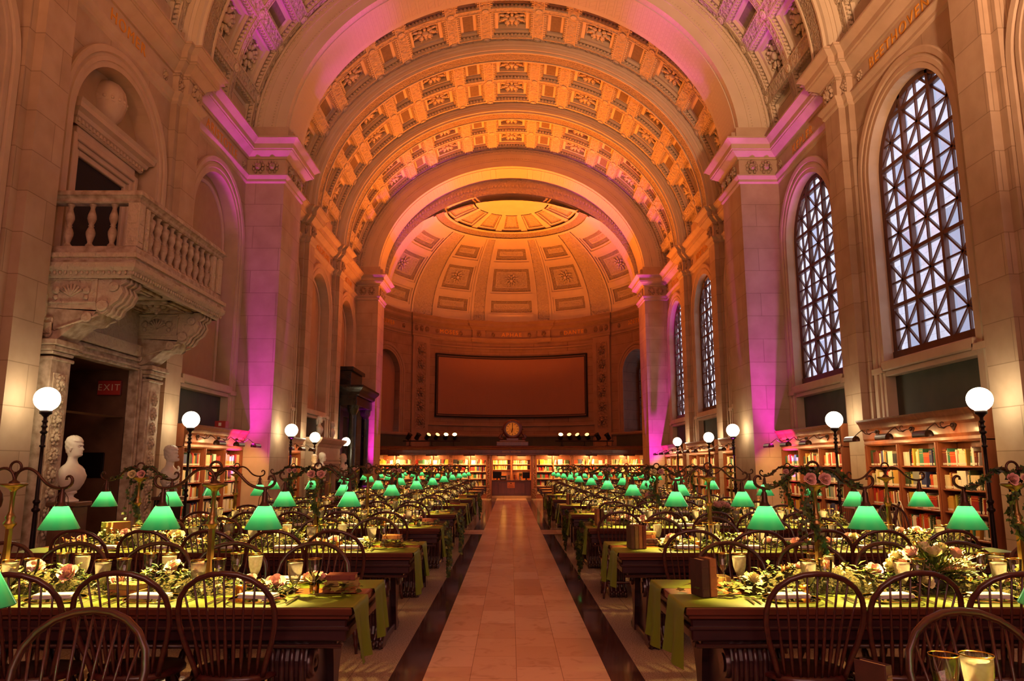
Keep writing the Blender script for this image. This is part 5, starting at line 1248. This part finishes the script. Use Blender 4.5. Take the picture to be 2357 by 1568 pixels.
for i in range(4): m.bbox(-.011 + .0062 * i, -.0075 + .0062 * i, .055, .095, .002, .004, .0005)
fork_me = m.mesh('fork', ['steel'])
m = MB(); m.bbox(-.006, .006, -.1, .0, .002, .007, .001); m.prism([(-.007, 0), (.008, 0), (.008, .08), (-.002, .11), (-.007, .1)], .002, .004, 'z'); knife_me = m.mesh('table_knife', ['steel'])
m = MB(); m.lathe([(.03, 0), (.03, .055), (.026, .055), (.026, .03), (0, .03)], 14, cap=False); cup_me = m.mesh('votive_cup', ['gilt'])
m = MB(); m.lathe([(.0, .03), (.022, .03), (.022, .036), (0, .036)], 10); m.ball((0, 0, .047), (.004, .004, .01), 6, 4, 1); cand_me = m.mesh('candle', ['cream', 'bulb'])
POS = {}
def settle(root, parts):
    for n, me in parts: link(n, me, root)
    return root
for k, y in enumerate(ROWY):
    lod = 0 if k <= 2 else 1 if k <= 6 else 2
    for s in (-1, 1):
        for side in (-1, 1):
            if k == 0 and side < 0: continue
            x0 = (1.38 if k == 0 else 1.43) + (.06 if s > 0 else 0)
            for i in range(5 if k else (3 if s < 0 else 3)):
                x = s * (x0 + .527 * i) + random.uniform(-.02, .02); f = -side   # f points from the diner to the table centre
                yy = y + side * (TW - .17); z = TZ + .006; rz = 0 if side < 0 else pi
                seat = '%s seat from aisle, %s side, %s table, %s' % (ORD[i], 'near' if side < 0 else 'far', ORD[k], side_word(s))
                g = ' of the %s table row, %s' % (ORD[k], side_word(s))
                if lod < 2: 
                    p = link('charger_plate', plate_me, None, (x, yy, z), label='gold-rimmed glass charger plate at ' + seat, cat='plate', group='charger plates' + g)
                    if lod == 0: link('gilt_rim', prim_me, p)
                link('napkin', napkin_me, None, (x + random.uniform(-.015, .015), yy, z + .0165), rz + R(random.uniform(-12, 12)), label='white folded napkin at ' + seat, cat='napkin', group='napkins' + g)
                if lod == 0:
                    link('fork', fork_me, None, (x - f * .19, yy, z), rz + R(random.uniform(-5, 5)), label='silver dinner fork at ' + seat, cat='fork', group='forks' + g)
                    link('fork', fork_me, None, (x - f * .225, yy, z), rz + R(random.uniform(-5, 5)), label='outer silver fork at ' + seat, cat='fork', group='forks' + g)
                    link('table_knife', knife_me, None, (x + f * .19, yy, z), rz + R(random.uniform(-5, 5)), label='silver table knife at ' + seat, cat='knife', group='knives' + g)
                gx, gy = x + f * .16 + random.uniform(-.01, .01), yy + f * .15
                p = link('water_goblet', goblet_me, None, (gx, gy, z), label='gold-rimmed goblet of iced water at ' + seat, cat='glass', group='water goblets' + g)
                link('iced_water', water_me, p)
                if lod < 2:
                    link('gilt_rim', rim_me, p)
                    p = link('wine_glass', wine_me, None, (gx + f * .105, gy + f * .02, z), label='gold-rimmed empty wine glass at ' + seat, cat='glass', group='wine glasses' + g)
                    link('gilt_rim', rim2_me, p)

# ---- flowers and greenery
def leaf(m, p, d, up, L, w, mat):
    d = d.normalized(); a = d.cross(up); a = a.normalized() if a.length > .01 else Vector((1, 0, 0)); n = a.cross(d)
    m.add([p, p + d * L * .45 + a * w * .5 + n * .12 * L, p + d * L, p + d * L * .45 - a * w * .5 + n * .12 * L], [(0, 1, 2), (0, 2, 3)], mat)
def ivy_leaf(m, p, d, nrm, L, mat):
    d = d.normalized(); a = d.cross(nrm).normalized() if d.cross(nrm).length > .01 else Vector((1, 0, 0))
    sh = [(0, 0), (-.1, .42), (.25, .3), (.4, .62), (.62, .26), (1, 0), (.62, -.26), (.4, -.62), (.25, -.3), (-.1, -.42)]
    m.add([p + d * u * L + a * v * L * .9 for u, v in sh], [(0, 1, 2), (0, 2, 3, 4), (0, 4, 5, 6), (0, 6, 7, 8), (0, 8, 9)], mat)
def rose_geo(m, c, r, mat, rng):
    c = Vector(c)
    for ring, (n, rr, h, op) in enumerate(((3, .16, 1.0, -.1), (4, .3, 1.02, -.05), (5, .46, .98, .05), (6, .64, .88, .2), (7, .84, .7, .45))):
        for k in range(n):
            a = 2 * pi * (k + .5 * ring) / n + rng.uniform(-.2, .2); V = []; wd = 1.15 * pi / n; fr = rng.uniform(.92, 1.08); fh = rng.uniform(.88, 1.08)
            for j, t in enumerate((0, .5, 1)):
                for i in (-1, -.5, 0, .5, 1):
                    aa = a + i * wd; q = rr * fr * (.5 + .5 * t + .1 * i * (1 if k % 2 else -1)) + op * .3 * t * t + .05 * (t == 1) * (abs(i) < .9); zz = h * fh * t * (1 - .3 * i * i * t) - .1 * op - .06 * (t == 1) * (ring > 2) * (abs(i) < .6)
                    V.append(c + Vector((q * cos(aa), q * sin(aa), zz - .35)) * r)
            m.add(V, [(j * 5 + i, j * 5 + i + 1, (j + 1) * 5 + i + 1, (j + 1) * 5 + i) for j in range(2) for i in range(4)], mat, True)
    m.ball(c + Vector((0, 0, -.1 * r)), (r * .3, r * .3, r * .5), 8, 5, mat)
rose_me = {}
for n_ in ('pink', 'cream'): m = MB(); rose_geo(m, (0, 0, .35), 1, 0, random.Random(3)); rose_me[n_] = m.mesh('rose', [n_])
def plume(m, p, d, L, mat, rng):
    p = Vector(p); d = Vector(d).normalized()
    for i in range(34):
        t = i / 34; q = p + d * L * t; a = rng.uniform(0, 6.28); s_ = Vector((cos(a), sin(a), .4)); leaf(m, q, s_ + d, Vector((0, 0, 1)), .05 * (1.1 - t), .012, mat)
GL = ['green_leaf', 'pale_leaf', 'dark_leaf', 'rust', 'pink', 'cream', 'twig', 'moss']
def garland_mesh(seed, n, roses, big=False):
    rng = random.Random(seed); m = MB(); L = TL - .32
    bumps = [(rng.uniform(-L, L), rng.uniform(.14, .3)) for _ in range(7)]
    H = lambda x: .035 + sum(.075 * math.exp(-((x - c) / w) ** 2) for c, w in bumps)
    for i in range(n):
        x = rng.uniform(-L, L); h = min(H(x), .15); yv = rng.gauss(0, .055) if rng.random() < .8 else rng.uniform(-.15, .15); z = rng.uniform(0, h) * max(.1, 1 - (yv / .17) ** 2)
        a = rng.uniform(0, 2 * pi); d = Vector((cos(a), sin(a), rng.uniform(-.1, .7))); mt = rng.choice([0, 0, 0, 1, 2, 2, 2, 3, 7])
        leaf(m, Vector((x, yv, z + .006)), d, Vector((0, 0, 1)), rng.uniform(.025, .06), rng.uniform(.014, .028), mt)
    for i in range(14): 
        x = rng.uniform(-L, L); a = rng.uniform(0, 2 * pi); plume(m, (x, 0, H(x) * .5), (cos(a), sin(a) * .4, rng.uniform(.2, .6)), rng.uniform(.1, .18), rng.choice([3, 3, 1]), rng)
    for i in range(40):
        x = rng.uniform(-L, L); m.ball((x, rng.gauss(0, .06), min(H(x), .14) * rng.uniform(.5, 1)), rng.uniform(.006, .014), 5, 4, rng.choice([4, 5, 5, 1]))
    for x in frange(-L, L, 10)[:-1]: m.tube([(x, rng.uniform(-.05, .05), .01), (x + .15, rng.uniform(-.06, .06), .03), (x + .3, rng.uniform(-.05, .05), .01)], .004, 5, 6)
    # moss pad under the leaves
    xs = frange(-L, L, 40)
    m.grid(lambda x, a: (x, .11 * cos(a) * (1 + .2 * sin(9 * x)), max(.002, .6 * H(x) * sin(a))), xs, frange(0, pi, 6), 7)
    for x, yv, r, mt in roses: rose_geo(m, (x, yv, min(H(x), .15) * .8 + .03), r, mt, rng)
    return m.mesh('garland', GL), H
gv = []
for q in range(3):
    rng = random.Random(50 + q); rs = [(rng.uniform(-1.3, 1.3), rng.uniform(-.08, .08), rng.uniform(.035, .05), rng.choice([4, 4, 5])) for _ in range(12)]
    gv.append(garland_mesh(20 + q, 900, rs)[0])
for k, y in enumerate(ROWY):
    if k == 0: continue
    for s in (-1, 1):
        lab = 'leafy garland runner of moss and blossoms, centre of %s table, %s of the aisle' % (ORD[k], side_word(s))
        if k <= 3:
            me, H = garland_mesh(k * 7 + s, 1900, []); g = link('garland', me, None, (s * TX - s * -.12, y, TZ), label=lab, cat='garland', kind='stuff')
            rng = random.Random(k * 3 + s); 
            for j in range(12):
                x = lerp(-1.3, 1.3, j / 11) + rng.uniform(-.06, .06); c_ = 'cream' if rng.random() < .3 else 'pink'; r = rng.uniform(.04, .055)
                o = link('rose', rose_me[c_], None, (s * TX + s * .12 + x, y + rng.uniform(-.09, .09), TZ + min(H(x), .15) * .75 + .01), rng.uniform(0, 6)); o.scale = (r, r, r); o.rotation_euler = (R(rng.uniform(5, 60)), R(rng.uniform(-30, 30)), 0)
                nn = j + 1 if s > 0 else 12 - j
                tag(o, '%s rose in table garland, number %d out from aisle, %s table, %s' % (c_, nn, ORD[k], side_word(s)), 'rose', 'roses in the garland of the %s table, %s' % (ORD[k], side_word(s)))
        else: link('garland', gv[(k + (s > 0)) % 3], None, (s * TX + s * .12, y, TZ), 0 if k % 2 else pi, label=lab, cat='garland', kind='stuff')
        if 1 <= k <= 6:
            for j, x in enumerate((-.95, .15, 1.0)):
                p = link('votive_cup', cup_me, None, (s * TX + x, y + (.15 if j % 2 else -.14), TZ + .0065), label='small gilt votive cup with lit candle, %s from camera-left on %s table, %s' % (ORD[j], ORD[k], side_word(s)), cat='candle', group='votive candles'); link('candle', cand_me, p)
# large arrangement on the second table, window side; smaller ones further off
def arrangement(loc, label, sc, seed, nr=14):
    rng = random.Random(seed); t = thing('flower_arrangement', loc, 0, label, 'flowers', None)
    m = MB(); m.lathe([(.08, 0), (.09, .02), (.1, .08), (.07, .1)], 16); m.build('bowl', 'iron', t)
    m = MB()
    for i in range(420):
        a = rng.uniform(0, 2 * pi); e_ = rng.uniform(.1, 1.5); d = Vector((cos(a) * cos(e_) * 1.7, sin(a) * cos(e_), sin(e_))); p = Vector((0, 0, .08)) + d * rng.uniform(.04, .16) * sc
        leaf(m, p, d, Vector((0, 0, 1)), rng.uniform(.03, .07), .022, rng.choice([0, 0, 1, 2]))
    for i in range(16):
        a = rng.uniform(0, 2 * pi); plume(m, (0, 0, .1), (cos(a) * 1.8, sin(a) * .7, rng.uniform(.1, .9)), rng.uniform(.22, .34) * sc, rng.choice([3, 3, 3, 1, 4]), rng)
    tag(m.build('foliage', GL, t), kind='stuff')
    for i in range(nr):
        a = rng.uniform(0, 2 * pi); e_ = rng.uniform(.2, 1.4); p = Vector((cos(a) * cos(e_) * .24, sin(a) * cos(e_) * .15, .08 + sin(e_) * .15)) * sc; c_ = rng.choice(('pink', 'pink', 'pink', 'cream'))
        o = link('rose', rose_me[c_], t, p); o.scale = (.05 * sc,) * 3; o.rotation_euler = Vector((p.x, p.y, p.z)).to_track_quat('Z', 'Y').to_euler()
arrangement((2.42, 4.47, TZ + .006), 'large mound of pink and yellow roses with feathery plumes, second table, window side', 1.0, 1, 18)
arrangement((2.5, 9.31, TZ + .006), 'large mound of pale roses with feathery plumes, fourth table, window side', 1.05, 2)
arrangement((2.7, 14.15, TZ + .006), 'mound of peach roses with feathery plumes, sixth table, window side', 1.0, 3)
arrangement((-2.7, 11.73, TZ + .006), 'mound of yellow and pink roses, fifth table, balcony side', .9, 4)
arrangement((-2.5, 16.57, TZ + .006), 'mound of pink roses, seventh table, balcony side', .9, 5)
# little posies in gilt cups near the aisle ends
for j, (x, y, k, s) in enumerate(((-1.17, 4.42, 1, -1), (1.42, 6.82, 2, 1), (-1.2, 9.3, 3, -1), (1.35, 9.3, 3, 1), (3.05, 6.9, 2, 1), (1.95, 4.6, 1, 1), (-3.35, 4.5, 1, -1))):
    t = thing('posy', (x, y, TZ + .0065), 0, 'small rose posy in gilt cup, %s, %s table, %s' % ('aisle end' if abs(x) < 1.5 else 'outer half' if abs(x) > 2.5 else 'near inner lamp', ORD[k], side_word(s)), 'flowers', 'rose posies')
    m = MB(); m.lathe([(.026, 0), (.03, .06), (.027, .06), (.024, .01)], 14); m.build('cup', 'gilt', t)
    rng = random.Random(j)
    for q in range(4): a = q * 1.57; o = link('rose', rose_me['cream' if q == 3 else 'pink'], t, (.034 * cos(a), .034 * sin(a), .075)); o.scale = (.04,) * 3; o.rotation_euler = (-.5 * sin(a), .5 * cos(a), 0)
    m = MB()
    for q in range(26): a = rng.uniform(0, 6.28); leaf(m, Vector((0, 0, .05)), Vector((cos(a), sin(a), rng.uniform(-.2, 1))), Vector((0, 0, 1)), rng.uniform(.05, .09), .02, rng.choice([0, 1, 2]))
    tag(m.build('leaves', GL, t), kind='stuff')

# ---- ivy wound on every other lamp
def ivy_lamp_mesh(seed):
    rng = random.Random(seed); m = MB()
    arm = [(0, .66), (.055, .712), (.13, .69), (.2, .625), (.29, .6)]
    def at(t):
        f = t * 4; i = min(3, int(f)); f -= i; return lerp(arm[i][0], arm[i + 1][0], f), lerp(arm[i][1], arm[i + 1][1], f)
    for s in (-1, 1):
        m.tube([(s * at(t)[0], .015 * sin(20 * t), at(t)[1] + .008 * cos(20 * t)) for t in frange(0, 1, 20)], .003, 5, 6)
        for i in range(60):
            t = rng.random() ** 1.3; x, z = at(t); a = rng.uniform(0, 6.28); ivy_leaf(m, Vector((s * x, 0, z)), Vector((cos(a), sin(a), rng.uniform(-.9, .5))), Vector((rng.uniform(-1, 1), -1, rng.uniform(-.3, 1))), rng.uniform(.025, .05), rng.choice([0, 2, 2, 2]))
    P = [(.03 * cos(9 * t), .03 * sin(9 * t), .64 - .6 * t) for t in frange(0, 1, 30)]; m.tube(P, .003, 5, 6)
    for i in range(110):
        t = rng.random(); x, y, z = P[int(t * 30)]; a = rng.uniform(0, 6.28); ivy_leaf(m, Vector((x, y, z)), Vector((cos(a), sin(a), rng.uniform(-1.2, .3))), Vector((rng.uniform(-1, 1), -1, 0)), rng.uniform(.022, .05), rng.choice([0, 1, 2, 2]) if z < .3 else rng.choice([0, 2, 2, 2]))
    for q in range(5):
        x = rng.uniform(-.12, .12); y = rng.uniform(-.08, .08); L = rng.uniform(.15, .4); Q = [(x + .02 * sin(6 * t), y, .62 - L * t) for t in frange(0, 1, 8)]; m.tube(Q, .002, 4, 6)
        for i in range(14): p = rng.choice(Q); a = rng.uniform(0, 6.28); ivy_leaf(m, Vector(p), Vector((cos(a), sin(a), -.8)), Vector((0, -1, .2)), rng.uniform(.02, .035), rng.choice([0, 2]))
    return m.mesh('ivy_garland', GL)
iv = [ivy_lamp_mesh(q) for q in range(3)]
for k, y in enumerate(ROWY):
    for s in (-1, 1):
        if (k + (s > 0)) % 2 or k == 0: continue
        for i, x in enumerate(LX.get(k, (1.79, 3.42))):
            w = 'nearer the aisle' if i == 0 else 'nearer the wall'
            link('ivy_garland', iv[(k + i) % 3], None, (s * x - .02, y, TZ), R(random.uniform(-4, 4)), label='trailing ivy wound round the lamp %s, %s table row, %s' % (w, ORD[k], side_word(s)), cat='ivy', kind='stuff')
            for j, (dx, c_) in enumerate(((-.045, 'cream'), (.04, 'pink'))):
                o = link('rose', rose_me['pink' if (j + i + k) % 3 else c_], None, (s * x - .02 + dx, y - .05, TZ + .645), 0, label='rose on top of the ivy-wound lamp %s, %s table row, %s, %s' % (w, ORD[k], side_word(s), 'camera-left' if j == 0 else 'camera-right'), cat='rose', group='roses on the lamps'); o.scale = (.036,) * 3; o.rotation_euler = (R(75), R(random.uniform(-25, 25)), 0)
# ivy spilling over the aisle ends
def trail_mesh(seed, L):
    rng = random.Random(seed); m = MB()
    for q in range(12):
        y0 = rng.uniform(-.3, .3); l = L * rng.uniform(.4, 1); P = [(-.35 + .2 * rng.random(), y0, .01), (-.1, y0, .03), (.02, y0, .01), (.05, y0, -.1)] + [(.05 + .02 * sin(q + 5 * t), y0 + .05 * sin(4 * t + q), -.1 - (l - .1) * t) for t in frange(.15, 1, 7)]
        m.tube(P, .003, 4, 6)
        for i in range(42):
            p = Vector(rng.choice(P)) + Vector((0, rng.uniform(-.03, .03), rng.uniform(-.03, .03))); a = rng.uniform(0, 6.28); ivy_leaf(m, p, Vector((abs(cos(a)) + .1, sin(a), -.6)), Vector((.3, -1, .3)), rng.uniform(.025, .05), rng.choice([0, 0, 2, 2, 1]))
    return m.mesh('ivy_trail', GL)
for k, s in ((3, -1), (4, -1), (3, 1), (4, 1), (7, -1), (6, 1)):
    o = link('ivy_trail', trail_mesh(k + 9 * s, .62), None, (s * (TX - TL) , ROWY[k], TZ + .006), 0 if s < 0 else pi, label='ivy strands spilling over the aisle end of the %s table, %s' % (ORD[k], side_word(s)), cat='ivy', kind='stuff')
m = MB(); rng = random.Random(8)
for q in range(60): a = rng.uniform(0, 6.28); ivy_leaf(m, Vector((rng.gauss(0, .1), rng.gauss(0, .05), .01 + rng.uniform(0, .05))), Vector((cos(a), sin(a), .2)), Vector((0, -.3, 1)), rng.uniform(.03, .055), rng.choice([0, 1, 1]))
me = m.mesh('ivy_sprig', GL)
for j, (x, y, k, s) in enumerate(((1.18, 4.35, 1, 1), (1.55, 4.4, 1, 1), (-1.08, 6.8, 2, -1), (1.5, 6.75, 2, 1), (-1.02, 4.42, 1, -1))):
    link('ivy_sprig', me, None, (x, y, TZ + .0065), j * 1.3, label='loose ivy leaves lying near the aisle end, %s table, %s, %s' % (ORD[k], side_word(s), ('beside upright book', 'beside gilt cup', 'behind books', 'beside posy', 'beside books')[j]), cat='ivy', kind='stuff')

# ---- old books on the tables
TB = [(120, 52, 36, 'red-brown'), (176, 110, 60, 'tan'), (96, 60, 34, 'brown'), (150, 120, 60, 'olive'), (74, 36, 34, 'maroon'), (126, 140, 60, 'green')]
for i, c in enumerate(TB): M['tb%d' % i] = noisy('old_cloth_%s' % c[3].replace('-', '_'), tuple(int(v * .85) for v in c[:3]), c[:3], 20, .7, .1)
def table_book(w, d, h, ci, loc, rot, label, group=None):
    """closed book: cover boards and spine with a block of pages; lies flat with its spine at -y"""
    key = ('tb', round(w, 3), round(d, 3), round(h, 3), ci)
    if key not in BOOKM:
        m = MB(); m.bbox(-w / 2, w / 2, -d / 2, d / 2, 0, .004, .0015); m.bbox(-w / 2, w / 2, -d / 2, d / 2, h - .004, h, .0015); m.bbox(-w / 2, w / 2, -d / 2 - .003, -d / 2 + .002, .001, h - .001, .001)
        for f in (-.3, .3): m.bbox(w * f - .004, w * f + .004, -d / 2 - .006, -d / 2, .004, h - .004, .001)
        q = MB(); q.box(-w / 2 + .005, w / 2 - .005, -d / 2 + .003, d / 2 - .005, .004, h - .004); BOOKM[key] = (m.mesh('book', ['tb%d' % ci]), q.mesh('pages', ['pages']))
    a, b = BOOKM[key]; o = link('book', a, None, loc, label=label, cat='book', group=group); o.rotation_euler = rot; link('pages', b, o); return o
def stack(x, y, k, s, n, z=TZ + .007, where='aisle-end stack'):
    for i in range(n):
        h = random.choice((.026, .03, .034)); w = .19 - .012 * i; table_book(w, .125 - .006 * i, h, (0, 1, 2, 3, 4)[(i * 2 + k) % 5], (x + random.uniform(-.008, .008), y + random.uniform(-.006, .006), z), (0, 0, R(random.uniform(-9, 9))),
            'old %s book, %s from bottom of %s, %s table, %s' % (TB[(0, 1, 2, 3, 4)[(i * 2 + k) % 5]][3], ORD[i], where, ORD[k], side_word(s)), 'old books stacked on the tables'); z += h + .0005
for x, y, k, s, n in ((-1.02, 4.47, 1, -1, 3), (-1.12, 6.95, 2, -1, 3), (-1.05, 9.45, 3, -1, 2), (1.2, 4.7, 1, 1, 2), (1.2, 6.98, 2, 1, 4), (1.25, 9.4, 3, 1, 3), (-1.08, 14.2, 5, -1, 3), (-1.1, 16.6, 6, -1, 3), (1.3, 11.8, 4, 1, 3)): stack(x, y, k, s, n)
stack(-2.2, 4.38, 1, -1, 2, where='pile amid the garland'); stack(-2.75, 4.45, 1, -1, 2, where='pile amid the outer garland')
def upright(x, y, k, s, ci, h=.2, w=.15, t_=.035, rz=0, extra=''):
    return table_book(h, w, t_, ci, (x, y, TZ + .006 + h / 2), (0, R(90), R(rz)), 'old %s book standing upright%s, %s table, %s' % (TB[ci][3], extra, ORD[k], side_word(s)), 'old books standing on the tables')
upright(1.0, 4.32, 1, 1, 4, .2, .13, .045, 15, ' at the aisle end'); upright(1.055, 4.34, 1, 1, 1, .205, .13, .04, 12, ' beside the maroon one')
for j in range(4): upright(1.0 + .036 * j, 6.72 + .01 * j, 2, 1, (2, 3, 1, 0)[j], .2 - .006 * (j % 2), .14, .032, 8, ', %s from the aisle' % ORD[j])
for j in range(2): upright(.99 + .05 * j, 9.2, 3, 1, (1, 2)[j], .2, .14, .035, 5, ', %s from the aisle' % ORD[j])
for j in range(2): upright(1.0 + .05 * j, 14.0, 5, 1, (1, 3)[j], .2, .14, .035, 5, ', %s from the aisle' % ORD[j])
for j in range(2): upright(1.0 + .05 * j, 18.9, 7, 1, (1, 2)[j], .2, .14, .035, 5, ', %s from the aisle' % ORD[j])
for j in range(3): upright(-3.72 + .045 * j, 6.98, 2, -1, (5, 3, 1)[j], .21, .16, .035, -35, ' at the outer end, %s' % ORD[j])
upright(1.01, 2.3, 0, 1, 4, .15, .1, .03, 30, ' nearest the camera')
# white tub beside the seventh table
m = MB(); m.lathe([(.15, 0), (.17, .3), (.19, .32), (.19, .36), (.16, .36), (.14, .05), (0, .05)], 4, sm=False); o = m.build('tub', plain('white_plastic', (216, 206, 192), .5), None, (-1.1, 23.85, .0)); o.rotation_euler.z = R(45); tag(o, 'white square plastic tub on the floor beside the aisle tables', 'tub')
